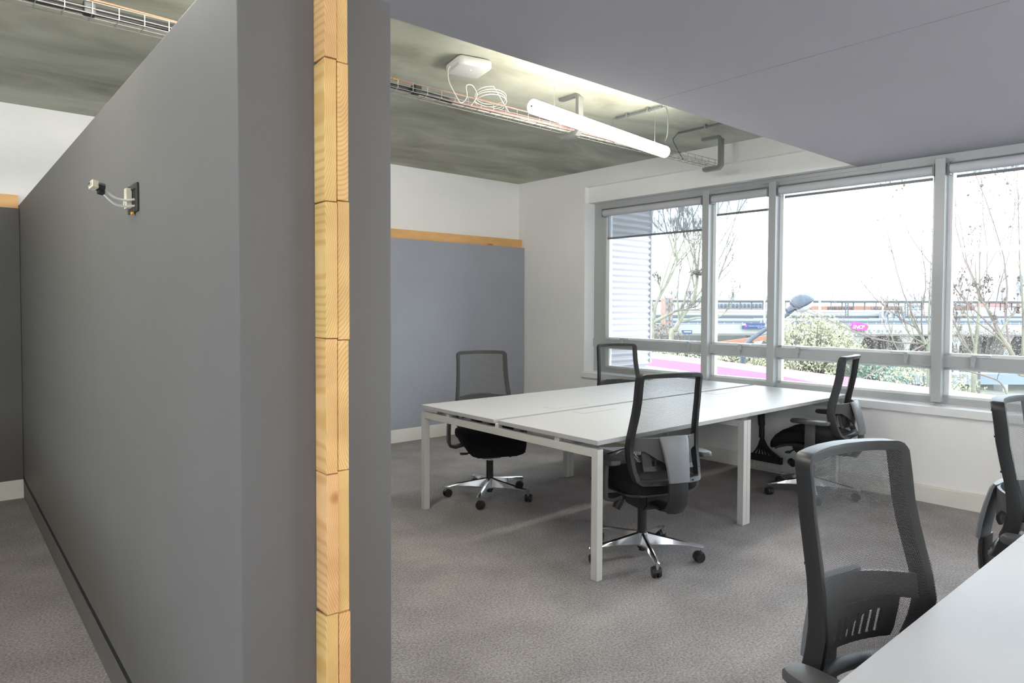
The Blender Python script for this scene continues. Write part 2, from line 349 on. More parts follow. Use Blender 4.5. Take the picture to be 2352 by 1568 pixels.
# ------------------------------------------------------------------ windows
MUL = [-2.55, -3.222, -4.535, -5.207, -6.52, -7.19, -8.50, -9.17]
b = B()
for i, y in enumerate(MUL): pass
bays = [(-1.090, -2.55)] + list(zip(MUL[:-1], MUL[1:]))
hy = {0: [-1.507, -2.357], 1: [-2.911], 2: [-3.458, -4.32], 3: [-4.766], 4: [-5.45, -6.28], 5: [-6.86], 6: [-7.43, -8.26]}
blow = {0: 2.215, 1: 2.343, 2: 2.436, 3: 2.436, 4: 2.42, 5: 2.40, 6: 2.42}
for i in range(7):
    ya, yb = bays[i]
    wroot = struct(thing('window_%d' % (i+1), None, None), 'window bay %s, pale grey aluminium frame' % ['nearest the back wall', 'narrow, second from the back wall', 'wide, third from the back wall', 'at the right edge of the view', 'beyond the view', 'narrow, beyond the view', 'farthest beyond the view'][i], 'window')
    wroot.matrix_world = WM
    ea, eb = ya, yb
    la = ya-.155 if i == 0 else ya-.075; lb = yb+.045
    f = B()
    f.box(.165, .25, eb, ea, .7205, .772).box(.165, .25, eb, ea, 2.545, HD-.001)                       # bottom and head
    f.box(.150, .25, eb, ea, 1.003, 1.090, bev=.002)                                                  # transom
    f.box(.165, .25, la+.055 if i else la, ea, .772, 1.003).box(.165, .25, la+.055 if i else la, ea, 1.090, 2.545)
    f.box(.165, .25, eb, lb, .772, 1.003).box(.165, .25, eb, lb, 1.090, 2.545)
    f.build('window_frame', 'frame', parent=wroot)
    s_ = B()   # glazing beads
    ga, gb = (la+.055 if i else la), lb
    for (z0, z1) in ((.772, 1.003), (1.090, 2.545)):
        s_.box(.185, .235, gb, gb+.022, z0, z1).box(.185, .235, ga-.045, ga, z0, z1).box(.185, .235, gb, ga, z0, z0+.02).box(.185, .235, gb, ga, z1-.02, z1)
    s_.build('glazing_bead', 'sillm', parent=wroot)
    B().box(.205, .211, gb+.01, ga-.03, .78, .995).build('pane', 'glass', parent=wroot)
    B().box(.205, .211, gb+.01, ga-.03, 1.10, 2.54).build('pane', 'glass', parent=wroot)
    for k, y in enumerate(hy[i]):
        h = B(); sg = 1 if k == 0 else -1
        h.box(.118, .150, y-.016, y+.016, 1.052, 1.098, bev=.003)
        h.box(.112, .126, y-.012, y+.012, 1.02, 1.055, bev=.003)
        h.box(.120, .146, y-.10*(k == 0) - .01, y+.10*(k == 1) + .01, 1.098, 1.107, bev=.003)
        h.build('handle', 'frame', parent=wroot)
    # mullion on the yb side
    m_ = B().box(.10, .25, yb-.034, yb+.034, .742, 2.568, bev=.003)
    struct(m_.build('trim_%d' % (6+i), 'frame', mtx=WM), 'pale grey window post %s' % ['between first and second bay from the back wall', 'between narrow bay and wide bay', 'right of the wide bay', 'beyond the view, first', 'beyond the view, second', 'beyond the view, third', 'beyond the view, fourth'][i], 'window post')
    # roller blind
    names = ['roller blind pulled down farthest, in the first window from the back wall', 'roller blind of the narrow window, pulled down a hand', 'roller blind almost fully rolled up in the wide window', 'roller blind rolled up in the window at the right edge', 'roller blind in the window beyond the view', 'roller blind in the narrow window beyond the view', 'roller blind in the farthest window beyond the view']
    rb = tag(thing('roller_blind', None, None), names[i], 'roller blind', 'roller blinds of the window wall'); rb.matrix_world = WM
    ra, rz_ = (ya-.17 if i == 0 else ya-.062), 2.484
    r = B().cyl((.128, yb+.05, rz_), (.128, ra, rz_), .036, n=24); r.build('roller', 'rollerm', parent=rb, smooth=True)
    B().box(.095, .162, yb+.0365, yb+.049, 2.44, 2.53, bev=.004).box(.095, .162, ra+.001, ra+.012, 2.44, 2.53, bev=.004).box(.11, .15, yb+.049, ra, 2.522, 2.530).build('bracket', 'mgrey', parent=rb)
    B().box(.1505, .1525, yb+.062, ra-.035, blow[i], 2.48).build('blind_fabric', 'blind', parent=rb)
    B().box(.144, .158, yb+.060, ra-.033, blow[i]-.022, blow[i]-.001, bev=.003).build('bottom_bar', 'mgrey', parent=rb)
    ch = B().tube([(.135, yb+.056, 2.47), (.135, yb+.057, 1.9), (.135, yb+.058, 1.35)], .0016, 5); ch.build('pull_chain', 'whitep', parent=rb)
struct(B().box(.159, .166, -4.1, -3.1, 2.57, 2.600, bev=.002).build('trim_20', 'frame', mtx=WM), 'thin white vent strip over the wide window', 'vent strip')
struct(B().box(.159, .166, -3.0, -2.60, 2.57, 2.600, bev=.002).build('trim_21', 'frame', mtx=WM), 'thin vent strip over the narrow window', 'vent strip')
# ------------------------------------------------------------------ desks
def make_desk():
    d = thing('bench_desk', 'white four place bench desk by the window with square legs', 'desk')
    Lx, Wy, T = 3.0, 1.688, .747
    hz = Lx/2
    for (u0, u1) in ((0, hz-.001), (hz+.001, Lx)):
        for (v0, v1) in ((0, .826), (.867, Wy)):
            t = B().box(u0, u1, v0, v1, T-.025, T, bev=.0012, seg=1).build('tabletop', 'desk', parent=d)
            fx = u0+.60 if u0 == 0 else u0+.64
            fv0, fv1 = (.672, .775) if v0 == 0 else (.945, 1.065)
            g = B(); e = .0022; zz = T+.0004
            g.box(fx, fx+.33, fv0, fv0+e, T-.002, zz).box(fx, fx+.33, fv1-e, fv1, T-.002, zz).box(fx, fx+e, fv0, fv1, T-.002, zz).box(fx+.33-e, fx+.33, fv0, fv1, T-.002, zz)
            g.build('flap_gap', 'groove', parent=t)
            B().box(fx+e, fx+.33-e, fv0+e, fv1-e, T-.001, T+.0012, bev=.0005, seg=1).build('cable_flap', 'desk', parent=t)
    lg = .044
    def frame(u, w, name='end'):
        for v in (0, Wy-lg):
            l = B().box(u, u+w, v, v+lg, 0, .698, bev=.0025)
            l.build('leg', 'deskleg', parent=d)
        B().box(u+.0005, u+w-.0005, lg, Wy-lg, .655, .6975, bev=.002).build('crossbeam', 'deskleg', parent=d)
    frame(0, lg); frame(1.428, .0415); frame(1.4725, .0415); frame(2.80, lg)
    for v in (.17, .68, .99, 1.50):
        B().box(.03, 2.83, v, v+.03, .6985, .7215).build('support_rail', 'steel', parent=d)
    for u in (.004, 1.44, 1.48, 2.804):
        for v in (.30, .829, Wy-.33): B().box(u+.006, u+.034, v, v+.035, .698, .7222).build('spacer', 'deskleg', parent=d)
    return d
desk = make_desk(); desk.location = (-2.872, -3.934, 0)
d2 = copy_tree(desk); d2['label'] = 'white desk cutting across the bottom right corner in the foreground'
desk['group'] = d2['group'] = 'white bench desks'; d2.location = (-4.53, -7.458, 0)
d3 = copy_tree(desk); d3['label'] = 'white bench desk added left of the partition, out of view, for its soft shadow'; d3.location = (-6.0, -4.45, 0); d3.rotation_euler = (0, 0, math.pi/2)  # unseen desk added to cast the soft shadow low on the partition
# ------------------------------------------------------------------ chairs
def yc(z):   # back profile seen from the side: forward at the lumbar, leaning back above it
    P = [(.48, -.258), (.53, -.232), (.60, -.205), (.68, -.192), (.76, -.200), (.85, -.222), (.97, -.241), (1.10, -.256)]
    if z <= P[0][0]: return P[0][1]
    for (a, ya), (c, yb_) in zip(P, P[1:]):
        if z <= c:
            t = (z-a)/(c-a); t = t*t*(3-2*t)*.5+t*.5; return ya+(yb_-ya)*t
    return P[-1][1]
def hw(z): return .205+.022*math.exp(-((z-.66)/.16)**2) - .004*max(0, (z-.9))
def ysurf(x, z, inner=0): return yc(z) - .045*(1-min(1, (x/.21)**2))
def make_chair():
    c = thing('office_chair', '', 'office chair')
    # back frame: closed rounded loop swept along the curved back
    zt, zb_, rc = 1.093, .492, .035
    path = []
    def corner(cx, cz, a0, a1, n=6):
        return [(cx+rc*math.cos(math.radians(a0+(a1-a0)*i/n)), cz+rc*math.sin(math.radians(a0+(a1-a0)*i/n))) for i in range(n+1)]
    H = hw(zt)
    side = [z for z in (.56, .62, .68, .74, .80, .87, .94, 1.0)]
    pr = corner(hw(zb_)-rc, zb_+rc, -90, 0) + [(hw(z), z) for z in side] + corner(H-rc, zt-rc, 0, 90)
    top = [(x, zt+.004*(1-(x/.17)**2)) for x in (.12, .07, 0, -.07, -.12)]
    bot = [(x, zb_) for x in (-.12, -.07, 0, .07, .12)]
    path = pr + top + [(-x, z) for x, z in pr[::-1]] + bot
    secs = []; n = len(path)
    for i, (x, z) in enumerate(path):
        xp, zp = path[i-1]; xn, zn = path[(i+1) % n]
        t = Vector((xn-xp, 0, zn-zp)).normalized(); nrm = Vector((t.z, 0, -t.x))   # outwards
        wv = .026; dp = .044 + .006*math.exp(-((z-.62)/.12)**2)
        y = ysurf(x, z); o_ = Vector((x, y, z))
        sec = []
        for (a, q) in ((0, .5), (0, -.35), (-.12, -.5), (-.88, -.5), (-1, -.38), (-1, .38), (-.88, .5)):
            v_ = o_ + nrm*(wv*a); sec.append(Vector((v_.x, ysurf(v_.x, v_.z) + dp*q, v_.z)))
        secs.append(sec)
    bf = B().loft(secs, loop=True).build('back_frame', 'blk', parent=c, smooth=True)
    sc_ = [(hw(z)-.013, z) for z in (.56, .70, .83, .96, 1.06)] + [(.10, 1.081), (.13, .505)]
    for sx in (-1, 1):
        for (x, z) in sc_:
            y = ysurf(x, z)-.0222-(.0028 if z < .75 else 0)
            B().cyl((sx*x, y-.0012, z), (sx*x, y+.003, z), .0042, n=10).build('screw', 'black_gap', parent=bf)
    # mesh cloth
    g = B(); uvl = g.bm.loops.layers.uv.new('UVMap'); nx, nz = 16, 30; V = []
    for j in range(nz+1):
        z = zb_+.006+(zt-.005-zb_-.006)*j/nz; row = []
        for i in range(nx+1):
            x = (hw(z)-.004-(.012 if j in (0, nz) else 0))*(-1+2*i/nx); row.append(g.bm.verts.new((x, ysurf(x, z)+.0262+.003*math.exp(-((z-.62)/.12)**2), z)))
        V.append(row)
    for j in range(nz):
        for i in range(nx):
            f = g.bm.faces.new((V[j][i], V[j][i+1], V[j+1][i+1], V[j+1][i]))
            for l in f.loops: l[uvl].uv = (l.vert.co.x*1.03+1.0, l.vert.co.z)
    g.build('mesh_back', 'net', parent=c, smooth=True, auto=False)
    # lumbar support with slots
    l_ = B(); xs = [-.15, -.11, -.094, -.084, -.068, -.058, -.042, -.032, -.016, -.006, .01, .02, .036, .046, .062, .10, .15]
    def patch(bq, xa, xb, za, zb2, off=-.020, th=.006, n=3):
        secs_ = []
        for i in range(n+1):
            x = xa+(xb-xa)*i/n
            secs_.append([(x, ysurf(x, z_)+off+dy, z_) for (z_, dy) in ((za, 0), (za, th), (zb2, th), (zb2, 0))])
        bq.loft(secs_)
    patch(l_, -.16, .16, .655, .685, n=8); patch(l_, -.16, .16, .565, .590, n=8)
    for xa, xb in ((-.16, -.11), (-.094, -.084), (-.068, -.058), (-.042, -.032), (-.016, -.006), (.010, .020), (.036, .046), (.062, .16)): patch(l_, xa, xb, .588, .657)
    l_.build('lumbar_support', 'blk', parent=c, smooth=True)
    # yoke: band from the frame's sides round to the spine
    y_ = B(); secs = []
    for i in range(17):
        a = -1+2*i/16; x = a*.205; e = 1-abs(a)
        yy = yc(.70)-.014 - .095*(1-abs(a)**2.2)
        zlo = .672 - .10*max(0, e-.25)/.75; zhi = .742 + .008*e
        secs.append([(x, yy, zlo), (x, yy+.013, zlo+.004), (x, yy+.013, zhi), (x, yy, zhi)])
    y_.loft(secs).build('yoke', 'dgrey', parent=c, smooth=True)
    # spine: light shell above, black bracket below that hooks under the seat
    def band(pts, mat_, name):
        bq = B(); secs = []
        for k, (y, z, hw_, th) in enumerate(pts):
            a, d_ = pts[max(0, k-1)], pts[min(len(pts)-1, k+1)]
            t = Vector((0, d_[0]-a[0], d_[1]-a[1])).normalized(); nr = Vector((0, -t.z, t.y))   # away from the back
            if nr.y > 0 and abs(nr.y) > .3: nr = -nr
            o_ = Vector((0, y, z)); rows = []
            for (fx, fn) in ((-1, -.1), (-.98, .5), (-.8, .9), (0, 1.15), (.8, .9), (.98, .5), (1, -.1), (.8, -.25), (-.8, -.25)):
                rows.append(o_ + Vector((fx*hw_, 0, 0)) + nr*th*fn)
            secs.append(rows)
        return bq.loft(secs).build(name, mat_, parent=c, smooth=True)
    band([(-.292, .752, .090, .012), (-.302, .73, .088, .018), (-.322, .66, .078, .02), (-.340, .58, .068, .022), (-.350, .515, .063, .022)], 'mgrey', 'back_shell')
    band([(-.340, .522, .060, .018), (-.342, .46, .061, .020), (-.335, .40, .061, .024), (-.308, .362, .060, .026), (-.25, .345, .058, .022), (-.16, .345, .056, .02), (-.06, .350, .055, .02)], 'blk', 'spine_bracket')
    # seat
    s_ = B(); secs = []
    rows = [(-.245, .455, .16, .03), (-.232, .462, .20, .052), (-.18, .468, .235, .066), (-.08, .474, .248, .072), (.02, .476, .250, .074), (.10, .468, .248, .076), (.17, .446, .240, .078), (.215, .415, .225, .072), (.245, .388, .205, .05), (.255, .376, .18, .026)]
    for (y, z, w_, th) in rows:
        sec = []
        for k in range(20):
            a = 2*math.pi*k/20; ca, sa = math.cos(a), math.sin(a)
            x = w_*(abs(ca)**.45)*(1 if ca > 0 else -1); dz = (abs(sa)**.75)*(1 if sa > 0 else -1)*th*.72
            if dz > 0: dz += .010*(x/w_)**2
            sec.append((x, y, z+dz))
        secs.append(sec)
    s_.loft(secs).build('seat', 'fabric', parent=c, smooth=True, auto=False)
    p_ = B(); secs = []
    for (y, z, w_) in ((-.22, .418, .17), (-.15, .408, .215), (0, .404, .225), (.12, .396, .222), (.19, .372, .205), (.225, .352, .175)):
        secs.append([(-w_, y, z+.012), (-w_*.85, y, z-.006), (w_*.85, y, z-.006), (w_, y, z+.012), (w_*.9, y, z+.02), (-w_*.9, y, z+.02)])
    p_.loft(secs).build('seat_pan', 'dgrey', parent=c, smooth=True)
    m_ = B().prism([(-.15, .335), (-.12, .305), (.06, .300), (.12, .345), (.13, .405), (-.15, .405)], 0, -.075, .075, bev=.008)
    m_.build('tilt_mechanism', 'blk', parent=c, smooth=True)
    k_ = B().cyl((-.125, -.01, .385), (-.150, -.005, .348), .018, n=14).cyl((-.148, -.005, .352), (-.178, 0, .300), .026, .024, n=16); k_.build('tension_knob', 'blk', parent=c, smooth=True)
    k_ = B().cyl((.06, .05, .355), (.20, .06, .352), .006, n=8).box(.19, .245, .045, .08, .345, .357, bev=.004)
    k_.build('lever', 'blk', parent=c, smooth=True)
    B().cyl((-.06, .09, .355), (-.21, .10, .352), .006, n=8).box(-.25, -.2, .085, .12, .345, .357, bev=.004).build('lever', 'blk', parent=c, smooth=True)
    # armrests
    for sx in (-1, 1):
        a_ = B(); prof = [(.195, .392), (.255, .378), (.292, .388), (.304, .415), (.304, .50), (.300, .598)]; secs = []
        for k, (x, z) in enumerate(prof):
            xa, za = prof[max(0, k-1)]; xb, zb2 = prof[min(5, k+1)]; t = Vector((xb-xa, 0, zb2-za)).normalized(); nr = Vector((t.z, 0, -t.x))
            hwid = .036 if k > 2 else .030; yo = -.075 if k > 2 else -.07
            secs.append([Vector((sx*(x+nr.x*q), yo+yy, z+nr.z*q)) for (q, yy) in ((.010, -hwid*.9), (.010, hwid*.9), (.004, hwid), (-.010, hwid), (-.010, -hwid), (.004, -hwid))])
        ar = a_.loft(secs).build('armrest', 'dgrey', parent=c, smooth=True)
        pd = B(); outl = []
        for k in range(24):
            a = 2*math.pi*k/24; ca, sa = math.cos(a), math.sin(a)
            outl.append((sx*.300+.043*(abs(ca)**.5)*(1 if ca > 0 else -1), -.075+.137*(abs(sa)**.55)*(1 if sa > 0 else -1)))
        def ring(f, z): return [(sx*.300+(x-sx*.300)*f, -.075+(y+.075)*f, z + .008*min(0, (y+.01))*-1*0) for x, y in outl]
        pd.loft([ring(.93, .596), ring(1, .602), ring(1, .616), ring(.95, .624), ring(.8, .626)]).build('arm_pad', 'dgrey', parent=ar, smooth=True)
    # column and base
    B().cyl((0, 0, .05), (0, 0, .275), .0265, n=24).cyl((0, 0, .035), (0, 0, .052), .020, n=16).build('gas_column', 'blk', parent=c, smooth=True)
    B().cyl((0, 0, .270), (0, 0, .312), .0145, n=20).build('piston', 'chrome', parent=c, smooth=True)
    B().cyl((0, 0, .068), (0, 0, .142), .038, .033, n=24).build('hub', 'chrome', parent=c, smooth=True)
    for k in range(5):
        R = Matrix.Rotation(math.radians(72*k), 4, 'Z')
        l = B(); secs = []
        for (r_, zt_, zb3, w_) in ((.026, .146, .072, .021), (.06, .140, .074, .020), (.16, .123, .084, .0185), (.27, .106, .086, .0165), (.338, .096, .076, .0145), (.346, .090, .080, .011)):
            secs.append([R @ Vector(q) for q in ((r_, -w_, zb3+.004), (r_, -w_*.62, zt_-.006), (r_, 0, zt_), (r_, w_*.62, zt_-.006), (r_, w_, zb3+.004), (r_, w_*.7, zb3), (r_, -w_*.7, zb3))])
        l.loft(secs).build('base_arm', 'chrome', parent=c, smooth=True)
        e = R @ Vector((.334, 0, 0)); sw = Matrix.Rotation(math.radians(72*k+70+37*k), 4, 'Z')
        def tp(p): return e + sw @ Vector(p)
        cs = B()
        for sy in (-1, 1): cs.cyl(tp((.018, sy*.006, .030)), tp((.018, sy*.024, .030)), .030, .027, n=20)
        hood = [(.018+.033*math.cos(math.radians(a)), .030+.033*math.sin(math.radians(a))) for a in range(-10, 171, 20)]
        hd = [[tp((x, -.012, z)), tp((x, .012, z))] for x, z in hood]; hd2 = [[tp((.018+(x-.018)*.8, -.012, .03+(z-.03)*.8)), tp((.018+(x-.018)*.8, .012, .03+(z-.03)*.8))] for x, z in hood]
        cs.loft([[a[0], a[1], b_[1], b_[0]] for a, b_ in zip(hd, hd2)])
        co = cs.build('caster', 'blk', parent=c, smooth=True)
        B().cyl(tp((0, 0, .048)), tp((0, 0, .082)), .0085, n=12).build('caster_stem', 'chrome', parent=co, smooth=True)
    return c
chair = make_chair()
# position, heading of the seat front (clockwise from +Y), base spin
CH = [(-2.388, -3.847, 18.5, 'black mesh office chair pushed in at the near side of the desk, seen from behind', 35),
      (-2.297, -2.311, 203.5, 'black mesh office chair beyond the desk in front of the blue grey panel', 61),
      (-.619, -2.272, 203, 'black mesh office chair on the far side of the desk before the first window', 9),
      (-.348, -3.866, -9, 'black mesh office chair by the window wall, seen from the side with its armrests', 58),
      (-3.758, -5.829, 191.4, 'large black mesh office chair in the foreground tucked behind the corner desk', 20),
      (-2.245, -5.84, 182, 'black mesh office chair cut off by the right edge of the picture', 40)]
for i, (x, y, ph, lb, sp) in enumerate(CH):
    o = chair if i == 0 else copy_tree(chair)
    o.location = (x, y, 0); o.rotation_euler = (0, 0, -math.radians(ph)); o['label'] = lb; o['category'] = 'office chair'; o['group'] = 'black mesh office chairs'
    # the star base swivels freely under each seat
    for chd in o.children:
        if chd.name.split('.')[0] in ('base_arm', 'caster'): chd.rotation_euler = (0, 0, math.radians(sp))
# ------------------------------------------------------------------ ceiling fittings
def tube_light(loc, rz, label):
    t = thing('tube_lamp', label, 'ceiling lamp', loc, rz, 'glowing tube lamps')
    L2 = .755
    B().cyl((-L2+.03, 0, 0), (L2-.03, 0, 0), .0405, n=32).build('diffuser', 'tube', parent=t, smooth=True)
    for s in (-1, 1):
        cp = B().tube([(s*(L2-.032), 0, 0), (s*(L2-.008), 0, 0), (s*L2, 0, 0)], [.0418, .0418, .034], 32).build('end_cap', 'tubecap', parent=t, smooth=True)
        B().cyl((s*(L2-.001), 0, .0), (s*(L2+.003), 0, .0), .006, n=12).build('screw', 'groove', parent=cp)
    return t
tl = tube_light((-2.17, -3.36, 2.58), math.radians(7.5), 'glowing white tube lamp hanging on a thin wire from the concrete ceiling')
for x in (-.55, .6): B().cyl((x, 0, .04), (x, 0, HC-2.58), .0008, n=5).build('hanging_wire', 'steel', parent=tl)
t = copy_tree(tl); t.location = (-4.70, -3.55, 2.77); [setattr(k, 'data', k.data.copy()) or k.data.materials.__setitem__(0, M['tube_fill']) for k in t.children if k.name.startswith('diffuser')]; t['label'] = 'fill tube lamp added above the partition, out of view, beside the visible one'  # unseen tube added over the partition as fill light
for (x, y, z, rz, lb) in ((-2.2, -7.6, 2.35, 0, 'fill tube lamp added under the lowered ceiling behind the viewer, right'), (-5.6, -8.6, 2.35, 0, 'fill tube lamp added under the lowered ceiling behind the viewer, left'), (-7.4, -3.2, 2.45, math.pi/2, 'fill tube lamp added left of the partition beyond the view')):  # unseen lamps added to brighten the room
    t = copy_tree(tl); t.location = (x, y, z); t.rotation_euler = (0, 0, rz); t['label'] = lb
    for chd in list(t.children):
        if chd.name.startswith('diffuser'): chd.data = chd.data.copy(); chd.data.materials[0] = M['tube_fill_left'] if x < -7 else M['tube_fill']
        if chd.name.startswith('hanging_wire'): chd.scale = (1, 1, (HD if y < -3.915 else HC)-z) if False else (1, 1, ((HD-.0-z)/(HC-2.58)))
# wire basket tray
TX0, TX1, TY0, TY1, TZ0, TZ1 = -7.9, -.24, -2.93, -2.83, 2.692, 2.742
tr = B(); rw = .0021
for (y, z) in ((TY0, TZ1), (TY0, TZ0+.022), (TY0, TZ0), (TY0+.05, TZ0), (TY1, TZ0), (TY1, TZ0+.022), (TY1, TZ1)): tr.tube([(TX0, y, z), (TX1, y, z)], rw, 5)
x = TX0+.03
while x < TX1:
    tr.tube([(x, TY0, TZ1), (x, TY0, TZ0), (x, TY1, TZ0), (x, TY1, TZ1)], rw, 5); x += .10
tray = tag(tr.build('cable_tray', 'wire'), 'wire basket cable tray hanging below the concrete ceiling', 'cable tray')
def hang(x, lb, g='steel brackets holding the cable tray'):
    br = thing('tray_bracket', lb, 'bracket', (x, 0, 0), 0, g)
    q = B(); w_ = .02
    q.prism([(-2.79, HC-.001), (-2.955, HC-.001), (-2.98, HC-.025), (-2.98, TZ0-.002), (-2.955, TZ0-.027), (-2.80, TZ0-.027), (-2.80, TZ0-.003), (-2.945, TZ0-.003), (-2.957, TZ0+.008), (-2.957, HC-.035), (-2.945, HC-.022), (-2.79, HC-.022)], 0, -w_, w_)
    q.build('channel', 'steel', parent=br)
    B().prism([(-2.81, TZ0-.0275), (-2.81, TZ0-.037), (-2.958, TZ0-.037), (-2.99, TZ0-.006), (-2.99, HC-.03), (-2.981, HC-.03), (-2.981, TZ0-.004), (-2.955, TZ0-.0275)], 0, -.024, .024).build('bracket_lip', 'steel', parent=br)
    return br
hang(-2.03, 'steel tray bracket half hidden behind the glowing tube lamp'); hang(-.25, 'steel tray bracket near the window wall at the tray end'); hang(-6.5, 'steel tray bracket left of the partition, beyond the view')
pts = [(-7.9+i*.25, TY0+.034+.008*math.sin(i*1.3), TZ0+.026+.004*math.sin(i*2.1)) for i in range(16)]
tag(B().tube(pts, .021, 8).build('cable', 'blk', smooth=True), 'thick black cables lying in the tray left of the partition', 'cable')
pts = [(-4.05+i*.2, TY0+.05-.010*math.sin(i*.9), TZ0+.024+.003*math.sin(i*2.1)) for i in range(6)]
tag(B().tube(pts, .015, 8).build('cable', 'blk', smooth=True), 'black pipe sleeve in the tray right of the partition', 'cable')
pts = [(-3.1+i*.2, TY0+.05-.010*math.sin(i*.9+4), TZ0+.024) for i in range(10)]
tag(B().tube(pts, [.013]*10, 8).build('cable', mat('muted_red_sheath', (.20, .12, .11), .5), smooth=True), 'dull red brown pipe in the tray behind the lamp', 'cable')
pts = [(-7.9+i*.3, TY0+.012+.010*math.sin(i*1.1), TZ0+.052+.008*math.sin(i*.8)) for i in range(22)]
tag(B().tube(pts, .004, 6).build('cable', 'copper', smooth=True), 'thin red brown cable running along the tray top', 'cable')
pts = [(-7.9+i*.3, TY0+.075+.006*math.sin(i*1.1), TZ0+.016) for i in range(24)]
tag(B().tube(pts, .006, 6).build('cable', 'whitecab', smooth=True), 'pale grey cable at the bottom of the tray', 'cable')
for (x, lb) in ((-4.98, 'black strap tied round cables left of the partition'), (-3.33, 'black cable clip on the tray right of the access point')):
    tag(B().box(x-.02, x+.025, TY0+.005, TY0+.06, TZ0+.0, TZ0+.055, bev=.006).build('cable_clip', 'blk'), lb, 'cable clip')
tag(B().cyl((-3.50, TY0+.01, TZ0+.052), (-3.46, TY0+.01, TZ0+.052), .010, n=10).build('cable_joint', 'brass', smooth=True), 'small brass joint on the brown cable', 'cable joint')
# access point
ap = thing('access_point', 'white square wireless access point under the concrete ceiling', 'access point', (-2.975, -2.94, HC), math.radians(-12))
def rsq(h, r, z, n=6):
    out = []
    for (sx, sy, a0) in ((1, 1, 0), (-1, 1, 90), (-1, -1, 180), (1, -1, 270)):
        for i in range(n+1):
            a = math.radians(a0+90*i/n); out.append((sx*(h-r)+r*math.cos(a), sy*(h-r)+r*math.sin(a), z))
    return out
B().loft([rsq(.108, .03, -.006), rsq(.112, .03, -.012), rsq(.112, .03, -.046), rsq(.104, .026, -.056), rsq(.098, .022, -.058)]).build('housing', 'apwhite', parent=ap, smooth=True)
B().loft([rsq(.09, .02, -.001), rsq(.09, .02, -.008)]).build('mount_plate', 'black_gap', parent=ap)
B().cyl((.0, -.03, -.0565), (.0, -.03, -.0595), .003, n=10).build('status_light', 'led', parent=ap)
pts = [(-3.06, -2.90, HC-.02), (-3.12, -2.93, 2.88), (-3.13, -2.95, 2.80), (-3.08, -2.94, 2.74), (-3.02, -2.92, 2.70), (-2.98, -2.93, 2.74), (-3.0, -2.95, 2.80), (-2.95, -2.95, 2.81), (-2.91, -2.94, 2.76), (-2.94, -2.92, 2.70)]
def smoothpts(P, k=6):
    P = [Vector(p) for p in P]; out = []
    for i in range(len(P)-1):
        p0, p1, p2, p3 = P[max(0, i-1)], P[i], P[i+1], P[min(len(P)-1, i+2)]
        for j in range(k):
            t = j/k; out.append(.5*((2*p1)+(-p0+p2)*t+(2*p0-5*p1+4*p2-p3)*t*t+(-p0+3*p1-3*p2+p3)*t**3))
    out.append(P[-1]); return out
tag(B().tube(smoothpts(pts), .0026, 6).build('network_cable', 'whitecab', smooth=True), 'thin white cable looping from the access point into the tray', 'cable')
pts = []
for i in range(90):
    a = 2*math.pi*i/24; r_ = .115+.006*math.sin(i*.37); pts.append((-2.76+r_*math.cos(a)*1.0, -2.885+.075*math.sin(a), 2.75+.016*i/24-.030*math.sin(a)))
pts += [(-2.60, -2.88, 2.73), (-2.50, -2.885, 2.705), (-2.36, -2.885, 2.704)]
tag(B().tube(pts, .0028, 6).build('cable_coil', 'whitecab', smooth=True), 'coil of white network cable resting on the tray', 'cable')
# conduits on the slab
def conduit(x, ya, yb_, dn, lb):
    o = thing('conduit', lb, 'conduit', (0, 0, 0), 0, 'grey conduits on the concrete ceiling')
    B().cyl((x, ya, HC-.022), (x+.015, yb_, HC-.022), .0095, n=10).build('tube', 'conduit', parent=o, smooth=True)
    for f in (.25, .72):
        y = ya+(yb_-ya)*f; B().box(x-.014, x+.02, y-.006, y+.006, HC-.036, HC-.001, bev=.002).build('clip', 'steel', parent=o)
    for P_ in dn: B().tube(smoothpts(P_), .0045, 6).build('cable_drop', 'conduit', parent=o, smooth=True)
    return o
conduit(-1.40, -2.77, -3.20, [[(-1.40, -2.77, HC-.022), (-1.405, -2.745, HC-.03), (-1.40, -2.74, 2.86), (-1.40, -2.80, 2.74)], [(-1.385, -3.20, HC-.022), (-1.38, -3.235, HC-.04), (-1.37, -3.24, 2.82), (-1.36, -3.23, 2.72), (-1.33, -3.18, 2.68), (-1.26, -3.13, 2.69), (-1.22, -3.10, 2.66), (-1.22, -3.06, 2.62)]], 'grey conduit above the lamp end with a dangling cable')
conduit(-.66, -2.82, -3.9, [[(-.66, -2.82, HC-.022), (-.665, -2.79, HC-.05), (-.70, -2.80, 2.86), (-.72, -2.88, 2.74), (-.74, -2.93, 2.68)]], 'grey conduit running under the lowered ceiling edge by the last bracket')
# ------------------------------------------------------------------ wall box with pulled-out socket on the partition
sb = thing('socket_box', 'open black wall socket box with a cream socket on white wires pulled out', 'wall socket', (PX0, -3.872, 1.79))
b = B(); b.box(-.006, 0, -.064, .064, -.043, .043)
q = B()
q.box(-.007, -.0005, -.066, -.046, -.045, .045, bev=.002).box(-.007, -.0005, .046, .066, -.045, .045, bev=.002).box(-.007, -.0005, -.046, .046, .028, .045, bev=.002).box(-.007, -.0005, -.046, .046, -.045, -.028, bev=.002)
q.build('box_rim', 'blk', parent=sb)
B().box(-.0022, -.0003, -.046, .046, -.028, .028).build('box_hollow', 'black_gap', parent=sb)
q = B().box(-.020, -.003, .018, .052, -.030, .036, bev=.002).box(-.024, -.019, .028, .044, -.02, .0, bev=.001); q.build('cover_plate', 'cream', parent=sb)
B().box(-.012, -.006, -.02, .0, -.052, -.044, bev=.001).build('mounting_tab', 'yellow', parent=sb)
